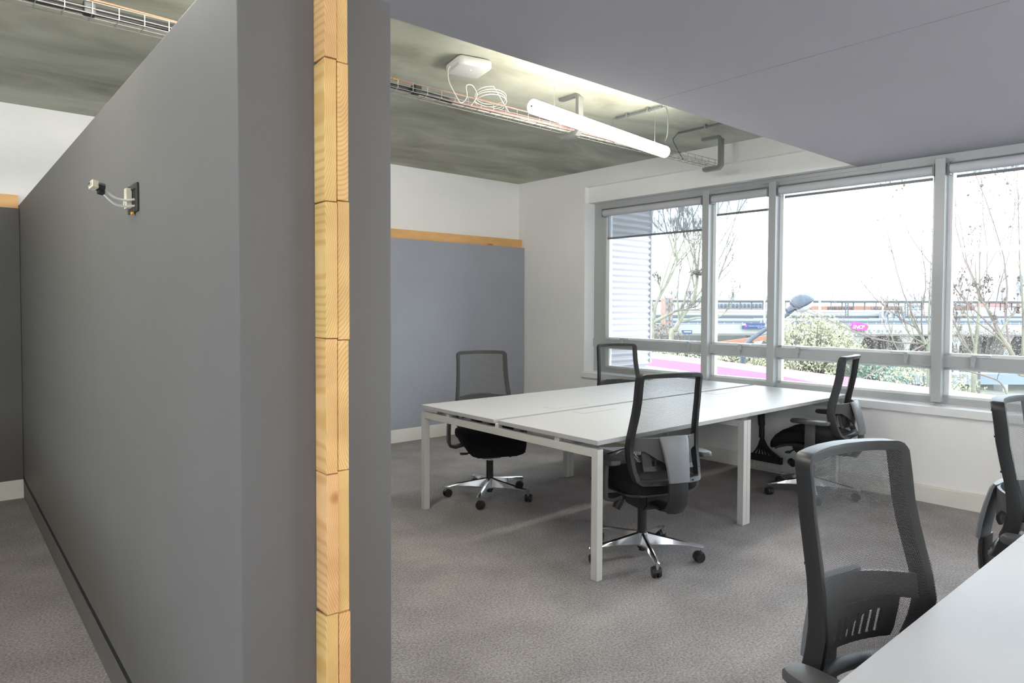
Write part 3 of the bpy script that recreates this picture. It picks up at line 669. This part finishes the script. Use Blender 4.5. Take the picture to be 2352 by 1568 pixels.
for dz in (0, -.020):
    P_ = [(-.003, -.020, -.004+dz), (-.030, -.012, -.008+dz), (-.058, -.008, -.002+dz), (-.088, -.008, .020+dz*.7)]
    B().tube(smoothpts(P_), .0036, 8).build('wire', 'whitecab', parent=sb, smooth=True)
hd = Matrix.Translation((-.100, -.008, .026)) @ Matrix.Rotation(math.radians(112), 4, 'Z') @ Matrix.Rotation(.35, 4, 'Y') @ Matrix.Rotation(.2, 4, 'X') @ Matrix.Scale(.62, 4)
B().cyl((0, -.02, 0), (0, .012, 0), .026, .022, n=10).box(-.012, .012, -.024, .004, -.036, -.018, bev=.002).build('socket_back', 'blk', parent=sb).matrix_local = hd
B().box(-.020, .020, .010, .040, -.020, .020, bev=.003).box(-.010, .010, .038, .046, -.010, .010).build('socket_face', 'cream', parent=sb).matrix_local = hd
B().box(-.0075, .0075, .0462, .0475, -.0075, .0075).build('socket_port', 'dgrey', parent=sb).matrix_local = hd
# ------------------------------------------------------------------ cables under the desk
cb = thing('cable_bundle', 'bundle of black desk cables hanging down to floor sockets by the window wall', 'cable bundle', (.035, -3.235, 0))
B().tube(smoothpts([(0, 0, .72), (.0, 0, .60), (-.005, .004, .50), (.0, .0, .40), (0, -.002, .30)]), [.040]*6+[.036]*6+[.030]*6+[.024]*7, 12).build('sleeve', 'blk', parent=cb, smooth=True)
for i in range(8):
    y = .075-.045*i
    B().tube(smoothpts([(0, -.002, .32), (-.015, y*.3, .22), (-.03, y*.75, .16)]), .0085, 6).build('cable', 'blk', parent=cb, smooth=True)
    B().box(-.045, -.015, y*.8-.018, y*.8+.018, .10, .16, bev=.006).build('plug', 'blk', parent=cb)
    B().tube(smoothpts([(-.03, y*.8, .105), (-.055, y*.85-.01, .05), (-.03, y-.03, .03), (.0, y-.05, .045)]), .0035, 5).build('plug_cord', 'whitecab', parent=cb, smooth=True)
B().cyl((-.045, -.32, .13), (-.025, -.28, .145), .030, n=14).build('plug', 'blk', parent=cb, smooth=True)
# ------------------------------------------------------------------ outside, seen through the windows
def P(px, py, dep):
    v = fwd + rgt*((px-CX)/FPX) + upv*((CY-py)/FPX)
    h = v.x*math.sin(yaw)+v.y*math.cos(yaw)
    return CAM + v*(dep/h)
def onz(px, py, z):
    v = fwd + rgt*((px-CX)/FPX) + upv*((CY-py)/FPX); return CAM + v*((z-CAM.z)/v.z)
BM = Matrix.Translation((CAM.x, CAM.y, 0)) @ Matrix.Rotation(-yaw, 4, 'Z')    # x to the right, y away, z up: lines of the railway
BI = BM.inverted()
def bp(px, py, dep): return BI @ P(px, py, dep)
def bbox(bq, px0, px1, py0, py1, dep, th, bev=0):
    a = bp(px0, py1, dep); c = bp(px1, py0, dep); bq.box(a.x, c.x, dep, dep+th, a.z, c.z, bev=bev); return bq
O = {}
def om(n, c, r=.8, **k): O[n] = mat('outdoor_'+n, c, r, **k); return O[n]
om('ground', (.16, .16, .135), var=.3, scale=.3); om('asphalt', (.22, .23, .25)); om('pink', (.42, .055, .15), .5); om('corr', (.36, .345, .36), .5)
om('conc', (.25, .245, .225), var=.08, scale=.5); om('rail', (.085, .09, .10)); om('white', (.34, .34, .35)); om('ltblue', (.17, .20, .245)); om('dkblue', (.02, .04, .11), .4)
om('magenta', (.75, .03, .35), .4); om('red', (.28, .14, .13), .5); om('lamp', (.05, .06, .078), .5, var=.2, scale=12); om('bark', (.15, .145, .105), var=.3, scale=6); om('twig', (.10, .09, .075)); om('twig2', (.15, .115, .10))
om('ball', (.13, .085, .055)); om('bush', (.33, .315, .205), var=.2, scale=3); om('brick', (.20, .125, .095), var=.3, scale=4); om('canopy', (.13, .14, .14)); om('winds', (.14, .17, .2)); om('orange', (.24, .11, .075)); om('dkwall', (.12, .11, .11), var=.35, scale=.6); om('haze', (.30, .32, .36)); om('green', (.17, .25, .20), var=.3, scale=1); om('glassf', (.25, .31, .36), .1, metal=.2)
om('leaf', (.13, .12, .10))
def outdoor(o): return o
# ground
g = B(); g.box(3.5, 330, -160, 160, -6.2, -6.0)
struct(g.build('ground', O['ground']), 'open ground of the railway district far below', 'ground')
# neighbouring wing with corrugated cladding
wing = thing('building_wing', 'white corrugated metal wing standing left outside the first window', 'building')
wing.matrix_world = WM
cg = B(); prof = []; z = .74; k = 0
while z < 5.6:
    prof.append((-1.0 - .0135*math.cos(2*math.pi*k/8), z)); z += .0735/8; k += 1
poly = prof + [(-.6, prof[-1][1]), (-.6, .74)]
cg.prism(poly, 0, .30, 1.32).build('cladding', O['corr'], parent=wing)
B().box(1.322, 1.345, -1.02, -.6, .74, 5.6).build('corner_trim', O['white'], parent=wing)
B().box(.30, 1.30, -.97, -.6, -6, .739).build('lower_wall', O['glassf'], parent=wing)
for zz_ in (.30, .0, -.3, .55): B().box(.30, 1.31, -.985, -.97, zz_, zz_+.07).build('ledge', O['haze'], parent=wing)
# pink roof edge
zp = .36
top = [onz(*q, zp) for q in ((1462, 815), (1490, 808), (1755, 841), (2135, 889), (2420, 925))]; near = [onz(*q, zp) for q in ((2420, 992), (1920, 887), (1756, 856), (1609, 836), (1480, 820.5))]
rp = B(); pl_ = [(p.x, p.y) for p in top+near]; rp.prism(pl_, 2, zp-.012, zp)
roof = thing('roof_edge', 'pale pink flat roof edge with a magenta side below the windows', 'roof')
ox = B(); ox.prism(pl_, 2, zp-.17, zp, bev=0).build('coping', O['pink'], parent=roof)
wl = [(p.x, p.y) for p in near]; inn = [(x+.25, y+.2) for x, y in wl]
B().prism(wl[:]+[(x+.5, y+.35) for x, y in wl[::-1]], 2, -6, zp-.17).build('parapet_wall', O['conc'], parent=roof)
# street lamp
sl = thing('street_lamp', 'blue grey street lamp with a slanted arm in front of the railway', 'street lamp')
D0 = 15
a0 = P(1707, 800, D0); a1 = P(1726, 778, D0); a2 = P(1822, 712, D0); gp = Vector((a0.x, a0.y, -6))
B().tube([gp, a0], [.075, .062], 12).build('pole', O['lamp'], parent=sl, smooth=True)
B().tube([a0, a1, a2], [.062, .052, .036], 12).build('arm', O['lamp'], parent=sl, smooth=True)
hd0, hd1 = P(1808, 716, D0), P(1866, 687, D0); dd = (hd1-hd0).normalized(); sd = fwd.cross(dd).normalized()
hb = B(); secs = []
for (t, w_, u_) in ((0, .075, .085), (.10, .085, .09), (.24, .085, .10), (.25, .12, .17), (.42, .17, .235), (.62, .185, .24), (.80, .18, .20), (.93, .14, .13), (1.0, .09, .06)):
    c = hd0.lerp(hd1, t); sec = []
    for k in range(16):
        a = 2*math.pi*k/16; s2 = math.sin(a); up_ = sd if sd.z > 0 else -sd
        sec.append(c + fwd*w_*math.cos(a) + up_*((u_ if s2 > 0 else u_*.28)*s2))
    secs.append(sec)
hb.loft(secs).build('lamp_head', O['lamp'], parent=sl, smooth=True)
up_ = sd if sd.z > 0 else -sd
gb_ = B(); secs = []
for (t, w_, u_) in ((.30, .07, .06), (.5, .14, .14), (.75, .13, .15), (.95, .06, .05)):
    c = hd0.lerp(hd1, t)-up_*.03; secs.append([c + fwd*w_*math.cos(2*math.pi*k/12) + up_*(-abs(u_*math.sin(2*math.pi*k/12)) if math.sin(2*math.pi*k/12) < 0 else 0) for k in range(12)])
gb_.loft(secs).build('lamp_glass', O['white'], parent=sl, smooth=True)
# viaduct
va = thing('viaduct', 'pale concrete railway viaduct with flared piers behind the trees', 'bridge'); va.matrix_world = BM
def vb(q, name, m, par): o = q.build(name, m, parent=par); return o
vb(bbox(B(), 1250, 2900, 750, 764.5, 60, 9), 'parapet', O['conc'], va)
vb(bbox(B(), 1250, 2900, 764.5, 768, 60.15, 8.7), 'deck', O['conc'], va)
for px in (1745, 1860, 1975, 2090, 2205, 2320):
    a = bp(px, 768, 60); s_ = 1/FPX*60
    B().prism([(a.x-20*s_, a.z), (a.x+20*s_, a.z), (a.x+8*s_, a.z-.85), (a.x+6*s_, a.z-1.1), (a.x+6*s_, -6), (a.x-6*s_, -6), (a.x-6*s_, a.z-1.1), (a.x-8*s_, a.z-.85)], 1, 60.4, 61.6).build('pier', O['conc'], parent=va)
def text(body, size, m, parent, mtx, name='lettering', shear=0, bold=0):
    cu = bpy.data.curves.new(name, 'FONT'); cu.body = body; cu.size = size; cu.extrude = .01; cu.shear = shear; cu.offset = bold; cu.align_x = 'LEFT'
    t = bpy.data.objects.new(name, cu); COL.objects.link(t)
    dg = bpy.context.evaluated_depsgraph_get(); me = bpy.data.meshes.new_from_object(t.evaluated_get(dg)); bpy.data.objects.remove(t)
    me.materials.clear(); me.materials.append(m); o = bpy.data.objects.new(name, me); COL.objects.link(o); o.parent = parent; o.matrix_local = mtx; return o
UPR = Matrix.Rotation(math.pi/2, 4, 'X')
def put(px, py, dep): return Matrix.Translation(bp(px, py, dep)) @ UPR
for ch_, px in zip('TACEDEPILA', (1967, 1977, 1985, 1997, 2017, 2027, 2039, 2048, 2058, 2068)):
    text(ch_, .30, O['canopy'], va, put(px-1.5, 763, 59.96), 'parapet_letter')
text('I', .30, O['canopy'], va, put(1938, 762, 59.96), 'parapet_letter'); text('A', .30, O['canopy'], va, put(1929, 762, 59.96), 'parapet_letter')
rl = thing('guard_rail', 'grey steel guard rail along the viaduct', 'railing'); rl.matrix_world = BM
q = B()
for py in (741, 744.5, 748): a = bp(1250, py, 60.1); c = bp(2900, py, 60.1); q.tube([a, c], .022, 5)
q.build('rails', O['rail'], parent=rl)
for i in range(46):
    px = 1500+i*20.5; a = bp(px, 749.8, 60.1); c = bp(px, 740, 60.1); B().tube([a, c], .028, 5).build('post', O['white'], parent=rl)
# train and tracks behind the rail
tr_ = thing('train', 'long grey blue train standing on the viaduct', 'train'); tr_.matrix_world = BM
for i, (x0, x1) in enumerate(((1250, 1500), (1503, 1752), (1755, 2030), (2033, 2300), (2303, 2600))):
    o = bbox(B(), x0, x1, 733, 747.5, 63, 3, bev=.08).build('carriage', O['ltblue'], parent=tr_)
    bbox(B(), x0+6, x1-6, 737.5, 740.5, 62.98, .1).build('window_band', O['rail'], parent=o)
# platforms
pf = thing('platform', 'pale station platform beyond the viaduct train', 'platform'); pf.matrix_world = BM
bbox(B(), 1250, 2900, 723, 729, 70, 6).build('slab', O['conc'], parent=pf)
bbox(B(), 1250, 2900, 716, 721, 80, 6).build('slab', O['white'], parent=pf)
bbox(B(), 1250, 2900, 728.5, 731, 69.8, .3).build('edge', O['rail'], parent=pf)
bbox(B(), 1250, 2900, 721, 723, 79.8, .3).build('edge', O['rail'], parent=pf)
# canopy
cn = thing('station_canopy', 'long flat station canopy with thin posts on the horizon', 'canopy'); cn.matrix_world = BM
bbox(B(), 1250, 2900, 685, 688, 88, 10).build('roof', O['white'], parent=cn)
bbox(B(), 1250, 2900, 688, 691.5, 88.2, 9.5).build('fascia', O['canopy'], parent=cn)
for i in range(40):
    px = 1492+i*26; bbox(B(), px, px+1.6, 691, 722, 88.6, .15).build('post', O['canopy'], parent=cn)
# buildings under and above the canopy
def building(px0, px1, py0, py1, dep, m, lb, win=None, name='building', wm=None, th=8):
    o = thing(name, lb, 'building'); o.matrix_world = BM
    q = B(); bbox(q, px0, px1, py0, py1, dep, th)
    if dep > 150:
        a = bp(px0+.5, py1-.2, dep); c = bp(px1-.5, py0, dep); q.box(a.x, c.x, dep+.3, dep+th-.3, -6, a.z)
    q.build('wall', m, parent=o)
    if win:
        nx, ny = win
        q = B()
        for i in range(nx):
            for j in range(ny):
                x0 = px0+(px1-px0)*(i+.22)/nx; x1 = px0+(px1-px0)*(i+.78)/nx; y0 = py0+(py1-py0)*(j+.25)/ny; y1 = py0+(py1-py0)*(j+.8)/ny
                bbox(q, x0, x1, y0, y1, dep-.1, .2)
        q.build('windows', wm or O['winds'], parent=o)
    return o
building(1618, 1760, 694, 722, 100, O['white'], 'white office building with rows of windows left of the street lamp', (16, 2))
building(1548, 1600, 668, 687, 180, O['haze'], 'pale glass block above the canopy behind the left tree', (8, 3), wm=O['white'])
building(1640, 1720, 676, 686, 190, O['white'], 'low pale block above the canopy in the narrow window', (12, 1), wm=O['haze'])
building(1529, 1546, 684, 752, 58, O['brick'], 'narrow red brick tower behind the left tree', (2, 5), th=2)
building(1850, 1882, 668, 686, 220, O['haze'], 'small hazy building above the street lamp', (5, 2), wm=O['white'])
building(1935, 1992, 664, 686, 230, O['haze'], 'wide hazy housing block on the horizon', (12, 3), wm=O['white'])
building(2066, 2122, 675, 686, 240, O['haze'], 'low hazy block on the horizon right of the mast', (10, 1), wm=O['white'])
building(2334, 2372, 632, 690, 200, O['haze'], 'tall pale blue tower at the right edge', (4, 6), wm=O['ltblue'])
building(1900, 1962, 703, 712, 103, O['orange'], 'low building with an orange brick band under the canopy', (8, 1), wm=O['rail'])
building(2000, 2072, 703, 712, 104, O['orange'], 'low orange brick building right of the railway mast', (9, 1), wm=O['winds'])
building(2195, 2240, 696, 716, 101, O['white'], 'white shed with red panels behind the right trees', (5, 1), wm=O['red'])
building(2305, 2420, 694, 706, 102, O['red'], 'red low building at the right edge under the canopy', (7, 1), wm=O['white'])
building(1965, 2010, 713, 720, 86.5, O['white'], 'white hut under the canopy', (5, 1), wm=O['rail'])
building(2037, 2078, 716, 733, 68, O['ltblue'], 'glass platform shelter with pale blue panes', (3, 1), name='platform_shelter', wm=O['glassf'], th=1.5)
building(2090, 2180, 698, 715, 113, O['white'], 'white station building left of the thick window post', (9, 2))
# retaining wall and dark bank below the viaduct
struct(bbox(B(), 1250, 2900, 764, 830, 72, 1).build('wall_embankment', O['dkwall'], mtx=BM), 'dark brown railway retaining wall under the viaduct', 'retaining wall')
struct(bbox(B(), 1250, 1900, 764, 800, 71, .8).build('wall_embankment', O['conc'], mtx=BM), 'pale retaining wall under the viaduct at left', 'retaining wall')
# masts
def mast(px, py0, py1, dep, lb, r_=.11, m='white', arm=True):
    o = thing('catenary_mast', lb, 'mast'); o.matrix_world = BM; o['group'] = 'railway masts'
    a = bp(px, py1, dep); c = bp(px, py0, dep); B().tube([a, c], [r_, r_*.8], 8).build('post', O[m], parent=o, smooth=True)
    if arm:
        e = c-Vector((0, 0, .25)); B().tube([e, e+Vector((2.2, 0, .25)), e+Vector((4.2, 0, .05))], .03, 5).build('arm', O['haze'], parent=o)
mast(1883, 676, 748, 61.5, 'white railway mast right of the street lamp head')
mast(2028, 678, 748, 61.5, 'white railway mast right of the red sign')
mast(2187, 682, 748, 61.5, 'white railway mast just right of the thick window post', .1)
mast(1756, 682, 742, 61.5, 'white railway mast at the right edge of the narrow window', .1, arm=False)
for px, lb in ((1945, 'grey lattice mast left of the red sign'), (2082, 'grey lattice mast right of the platform shelter')):
    o = thing('lattice_mast', lb, 'mast'); o.matrix_world = BM; o['group'] = 'lattice masts'; q = B()
    for dx in (-3, 3): q.tube([bp(px+dx, 733, 67), bp(px+dx, 694, 67)], .05, 5)
    for k in range(8): q.tube([bp(px-3, 733-k*5, 67), bp(px+3, 729-k*5, 67)], .03, 4)
    q.build('lattice', O['rail'], parent=o)
o = thing('tower_crane', 'faint tower crane far away above the canopy', 'crane'); o.matrix_world = BM
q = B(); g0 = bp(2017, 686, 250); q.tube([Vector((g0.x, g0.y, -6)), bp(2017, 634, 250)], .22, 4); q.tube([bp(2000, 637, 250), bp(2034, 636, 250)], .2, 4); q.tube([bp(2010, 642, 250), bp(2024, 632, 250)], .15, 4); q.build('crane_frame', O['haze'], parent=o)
for px, py in ((1828, 570), (1950, 566), (2084, 560)):
    o = thing('flood_light_mast', 'faint tall light mast on the horizon, %s' % {1828: 'above the street lamp', 1950: 'above the red sign', 2084: 'left of the thick window post'}[px], 'mast'); o.matrix_world = BM
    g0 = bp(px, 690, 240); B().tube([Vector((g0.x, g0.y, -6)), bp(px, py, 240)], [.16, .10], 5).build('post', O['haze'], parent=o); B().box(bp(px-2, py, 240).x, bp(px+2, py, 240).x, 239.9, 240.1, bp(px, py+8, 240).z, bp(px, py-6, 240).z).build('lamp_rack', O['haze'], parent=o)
q = B()
for k, py in enumerate((670, 674, 679, 683)): q.tube([bp(1500, py+1, 64+k), bp(2900, py, 64+k)], .015, 4)
o = tag(q.build('overhead_wires', O['haze'], mtx=BM), 'thin overhead railway wires above the canopy', 'wires')
# signs
sg = thing('railway_sign', 'pink to red railway logo sign with white letters on the viaduct', 'sign'); sg.matrix_world = BM
def signmat():
    m, t, b_ = newmat('sign_gradient_paint'); N, L = t.nodes, t.links
    tc = N.new('ShaderNodeTexCoord'); sp = N.new('ShaderNodeSeparateXYZ'); r = N.new('ShaderNodeValToRGB')
    L.new(tc.outputs['Generated'], sp.inputs[0]); L.new(sp.outputs['X'], r.inputs[0]); r.color_ramp.elements[0].color = (.62, .03, .42, 1); r.color_ramp.elements[1].color = (.72, .04, .08, 1)
    L.new(r.outputs[0], b_.inputs['Base Color']); b_.inputs['Roughness'].default_value = .4; return m
a = [bp(*q, 59.7) for q in ((1956, 739), (1972, 740.5), (1983, 743), (1990, 746), (1993.5, 749), (1992, 754), (1989, 758.5), (1968, 758), (1957, 755.5), (1956, 748))]
B().prism([(p.x, p.z) for p in a], 1, 59.6, 59.75).build('board', signmat(), parent=sg)
text('SNCF', .42, O['white'], sg, put(1957.5, 754.5, 59.57), 'lettering', shear=.35, bold=.012)
sg = thing('station_sign', 'dark blue station name board with small white writing beside the narrow window post', 'sign'); sg.matrix_world = BM
bbox(B(), 1714, 1757, 742, 748, 59.7, .15).build('board', O['dkblue'], parent=sg); bbox(B(), 1706, 1757, 748, 755, 59.69, .15).build('board', O['dkblue'], parent=sg)
bbox(B(), 1706, 1713.5, 743.5, 747, 59.68, .15).build('logo_panel', O['white'], parent=sg); bbox(B(), 1711, 1716, 746.5, 750.5, 59.66, .05).build('logo_mark', O['magenta'], parent=sg)
text('Technicentre Sud Est Européen', .125, O['white'], sg, put(1718, 749.5, 59.6), 'lettering'); text('Site Paris', .125, O['white'], sg, put(1740, 753.3, 59.6), 'lettering')
sg = thing('station_sign', 'small dark blue sign on two posts behind the left tree', 'sign'); sg.matrix_world = BM
bbox(B(), 1566, 1590, 758, 766, 45, .1).build('board', O['dkblue'], parent=sg); bbox(B(), 1571, 1588, 760.5, 763, 44.98, .05).build('writing_panel', O['haze'], parent=sg)
for px in (1573, 1583): B().tube([bp(px, 766, 45.05), bp(px, 800, 45.05)], .04, 6).build('post', O['rail'], parent=sg)
tag(B().prism([(bp(1560, 795, 44).x, bp(1560, 797, 44).z), (bp(1765, 770, 44).x, bp(1765, 770, 44).z), (bp(1765, 780, 44).x, bp(1765, 780, 44).z), (bp(1560, 808, 44).x, bp(1560, 808, 44).z)], 1, 44, 44.2).build('orange_fence', O['orange'], mtx=BM), 'orange site fence below the viaduct', 'fence')
# trees
def limb(bq, p, d, r, n, ln, wob, rnd, up=.15):
    pts = [p.copy()]; rad = [r]
    for i in range(n):
        d = (d + Vector((rnd.uniform(-1, 1), rnd.uniform(-1, 1), rnd.uniform(-.5, 1)))*wob + Vector((0, 0, up*.3))).normalized(); p = p + d*ln/n; pts.append(p.copy()); rad.append(r*(1-.7*(i+1)/n))
    bq.tube(pts, rad, 5 if r > .012 else 3, cap=False); return pts, rad, d
def tree(name, lb, starts, seed, levels=3, barkm='bark', twigm='twig', balls=0, leaves=0, spread=.8, k0=5, dens=1.0, rmin=.006):
    rnd = random.Random(seed); root = thing(name, lb, 'tree'); bt, tw = B(), B(); tips = []
    def rec(pts, rads, lv):
        L_ = sum((pts[i+1]-pts[i]).length for i in range(len(pts)-1))
        nb = int(k0*dens*(1.0 if lv > 1 else 1.3))
        for k in range(nb):
            f = rnd.uniform(.25, 1.0); i = min(len(pts)-2, int(f*(len(pts)-1))); p = pts[i].lerp(pts[i+1], rnd.random()); d0 = (pts[i+1]-pts[i]).normalized()
            d = (d0*.75 + Vector((rnd.uniform(-1, 1), rnd.uniform(-1, 1), rnd.uniform(-.2, .9)))*spread).normalized()
            r = max(rmin, rads[i]*.5); ln = L_*rnd.uniform(.3, .55)
            pp, rr, dl = limb(bt if lv == levels and r > .02 else tw, p, d, r, 6, ln, .18, rnd)
            tips.append((pp[-1], pp[3]))
            if lv > 1: rec(pp, rr, lv-1)
    for (path, r0, r1) in starts:
        pts = smoothpts(path, 4); n = len(pts); rads = [r0+(r1-r0)*i/(n-1) for i in range(n)]; bt.tube(pts, rads, 8); rec(pts, rads, levels)
    bt.build('trunk', O[barkm], parent=root, smooth=True); tw.build('twigs', O[twigm], parent=root)
    if leaves:
        lf = B()
        for i in range(leaves):
            t_, m_ = rnd.choice(tips); c = t_.lerp(m_, rnd.random()); a = Vector((rnd.uniform(-1, 1), rnd.uniform(-1, 1), rnd.uniform(-1, 1)))*.018; e = Vector((rnd.uniform(-1, 1), rnd.uniform(-1, 1), rnd.uniform(-1, 1)))*.016
            lf.bm.faces.new([lf.bm.verts.new(c-a), lf.bm.verts.new(c+e), lf.bm.verts.new(c+a), lf.bm.verts.new(c-e)])
        lf.build('dry_leaves', O['leaf'], parent=root)
    for i in range(balls):
        t_, _ = rnd.choice(tips)
        q = B().sphere(t_-Vector((0, 0, .04)), .020+.008*rnd.random(), (1, 1, .9), 1); q.build('seed_ball', O['ball'], parent=root, smooth=True)
    return root
def PP(*a): return [P(px, py, d) for px, py, d in a]
tree('bare_tree', 'bare plane tree with a bent pale trunk seen through the first window', [
    ([P(1494, 800, 17)-Vector((0, 0, 5)), P(1497, 790, 17), P(1501, 735, 17), P(1506, 700, 17), P(1520, 672, 17), P(1538, 640, 17), P(1556, 600, 17)], .065, .026),
    (PP((1556, 600, 17), (1551, 560, 17), (1557, 520, 17), (1562, 480, 17)), .04, .012), (PP((1556, 600, 17), (1573, 580, 17), (1590, 550, 17), (1610, 500, 17.2)), .03, .01), (PP((1550, 590, 17), (1540, 555, 17), (1529, 520, 17), (1522, 480, 16.6)), .025, .008),
    (PP((1520, 672, 17), (1512, 650, 17.2), (1500, 642, 17.4)), .035, .012), (PP((1500, 740, 17), (1530, 725, 16.8), (1560, 712, 16.6), (1610, 712, 16.4)), .05, .015)], 3, 3, leaves=900, dens=1, k0=6, spread=.7)
tree('bare_tree', 'bare tree with a ragged nest beside the first window post', [
    ([P(1535, 860, 20)-Vector((0, 0, 4)), P(1540, 800, 20), P(1552, 755, 20), P(1570, 722, 20), P(1592, 690, 20), P(1600, 650, 20), P(1602, 625, 20)], .085, .04),
    (PP((1602, 625, 20), (1592, 590, 20), (1582, 550, 20), (1576, 500, 20)), .035, .012), (PP((1602, 625, 20), (1606, 580, 20), (1612, 530, 20), (1618, 480, 20)), .035, .012), (PP((1602, 625, 20), (1594, 570, 20.3), (1592, 520, 20.6)), .025, .01),
    (PP((1604, 690, 20), (1640, 660, 20), (1665, 600, 20), (1690, 540, 20)), .05, .012), (PP((1560, 740, 20), (1600, 730, 20), (1650, 728, 20), (1680, 700, 20)), .045, .012)], 5, 3, leaves=1200, dens=1, k0=5, spread=.7)
nest = B(); rr = random.Random(2)
for i in range(140):
    c = P(1602, 627, 19.9)+Vector((rr.gauss(0, .11), rr.gauss(0, .11), rr.gauss(0, .05))); a = Vector((rr.uniform(-1, 1), rr.uniform(-1, 1), rr.uniform(-.3, .3)))*.13; nest.tube([c-a, c+a], .007, 3)
tag(nest.build('bird_nest', O['twig']), 'ragged twig nest in the fork of the bare tree', 'nest')
tree('plane_tree', 'bare plane tree with round brown seed balls at the right edge', [
    ([P(2365, 1000, 9)-Vector((0, 0, 4)), P(2362, 930, 9), P(2345, 860, 9), P(2318, 800, 9), P(2296, 768, 9), P(2280, 735, 9)], .05, .014),
    (PP((2296, 768, 9), (2312, 740, 9), (2330, 715, 9.1), (2352, 700, 9.2)), .015, .006), (PP((2280, 735, 9), (2262, 700, 9), (2245, 672, 9), (2240, 600, 9)), .018, .006), (PP((2345, 860, 9), (2350, 780, 9), (2349, 700, 9), (2342, 600, 9), (2340, 520, 9), (2338, 430, 9)), .018, .005),
    (PP((2320, 925, 8.6), (2300, 880, 8.6), (2260, 862, 8.6), (2215, 850, 8.6), (2190, 840, 8.6)), .013, .006), (PP((2318, 800, 9), (2280, 765, 9), (2230, 730, 9), (2200, 700, 9)), .012, .005)], 11, 3, balls=34, leaves=900, dens=1, k0=5, spread=.65, rmin=.003, twigm='twig2')
tree('plane_tree', 'bare sapling with upright twigs in front of the viaduct, left of the thick post', [
    ([P(2140, 1000, 14)-Vector((0, 0, 3)), P(2133, 830, 14), P(2125, 790, 14), P(2110, 760, 14), P(2095, 735, 14), P(2092, 700, 14)], .05, .012),
    (PP((2133, 830, 14), (2134, 760, 14), (2134, 700, 14), (2138, 600, 14)), .03, .006), (PP((2125, 790, 14), (2098, 775, 14), (2082, 755, 14), (2070, 700, 14)), .02, .006), (PP((2100, 850, 14), (2060, 800, 14), (2045, 760, 14), (2040, 735, 14)), .018, .006)], 21, 3, balls=8, leaves=300, dens=1, k0=5, spread=.6, rmin=.004, twigm='twig2')
tree('young_tree', 'slim bare tree with upright shoots right of the thick post', [
    ([P(2240, 1000, 12)-Vector((0, 0, 3)), P(2236, 880, 12), P(2240, 800, 12), P(2248, 720, 12), P(2250, 640, 12), P(2249, 560, 12)], .05, .006),
    (PP((2240, 800, 12), (2225, 740, 12), (2222, 690, 12), (2230, 640, 12)), .02, .005), (PP((2240, 820, 12), (2205, 780, 12), (2195, 740, 12)), .02, .006)], 31, 3, balls=16, leaves=400, dens=1, k0=5, spread=.6, rmin=.004, twigm='twig2')
# bushes: clouds of little leaves and shoots
def bush(name, lb, px, py, dep, rx, rz, n, m, seed, sz=.06):
    rnd = random.Random(seed); root = thing(name, lb, 'bush'); c = P(px, py, dep); q = B(); st = B()
    for i in range(n):
        while True:
            v = Vector((rnd.uniform(-1, 1), rnd.uniform(-1, 1), rnd.uniform(-1, 1)))
            if .3 < v.length < 1: break
        v = v.normalized()*(v.length**.6)*(1+.25*noise.noise(v*3+Vector((seed, 0, 0))))
        p = c+Vector((v.x*rx, v.y*rx, v.z*rz)); a = Vector((rnd.uniform(-1, 1), rnd.uniform(-1, 1), rnd.uniform(-1, 1)))*sz; e = Vector((rnd.uniform(-1, 1), rnd.uniform(-1, 1), rnd.uniform(-.3, 1)))*sz*1.3
        q.bm.faces.new([q.bm.verts.new(p-a), q.bm.verts.new(p+e), q.bm.verts.new(p+a)])
    for i in range(int(n/40)):
        v = Vector((rnd.gauss(0, .4), rnd.gauss(0, .4), rnd.uniform(.2, 1))); p = c+Vector((v.x*rx, v.y*rx, v.z*rz*.95)); base = c+Vector((v.x*rx*.4, v.y*rx*.4, -rz))
        st.tube([base, base.lerp(p, .6)+Vector((rnd.gauss(0, .1), 0, 0)), p], [.02, .012, .004], 3)
    st.tube([Vector((c.x, c.y, -6)), c], [.12, .05], 6)
    q.build('foliage', m, parent=root); st.build('stems', O['twig'], parent=root); return root
bush('blossoming_bush', 'large creamy blossoming bush under the street lamp', 1862, 800, 24, 1.45, 1.25, 5200, O['bush'], 3)
bush('blossoming_bush', 'creamy bush in front of the viaduct left of the dark bank', 1925, 830, 26, 1.2, 1.0, 3000, O['bush'], 4)
bush('blossoming_bush', 'creamy bush behind the narrow window beside the lamp pole', 1690, 845, 26, 1.4, .9, 3000, O['bush'], 5)
bush('blossoming_bush', 'creamy undergrowth behind the pink roof edge at left', 1550, 830, 28, 1.6, .7, 2400, O['bush'], 6)
bush('green_bush', 'blue green bush behind the side view chair', 2010, 858, 24, 1.2, .6, 2200, O['green'], 7)
bush('shrub', 'reddish bare shrub below the viaduct between the piers', 2040, 800, 40, 2.2, 1.1, 1500, O['twig2'], 8, .05)
bush('shrub', 'reddish bare shrub low behind the right trees', 2250, 800, 36, 2.6, 1.2, 2400, O['twig2'], 9, .05)
bush('shrub', 'brown bare shrub at the foot of the left tree', 1520, 775, 30, .9, .6, 1200, O['twig2'], 10, .05)
bush('shrub', 'pale olive shrub behind the roof edge under the thick post', 2130, 880, 22, 1.5, .55, 1500, O['bush'], 12, .05)
tag(B().box(bp(2060, 0, 38).x, bp(2700, 0, 38).x, 38, 39, bp(0, 862, 38).z-.3, bp(0, 850, 38).z).build('low_roof', O['ltblue'], mtx=BM), 'pale blue low roof behind the right trees', 'roof')
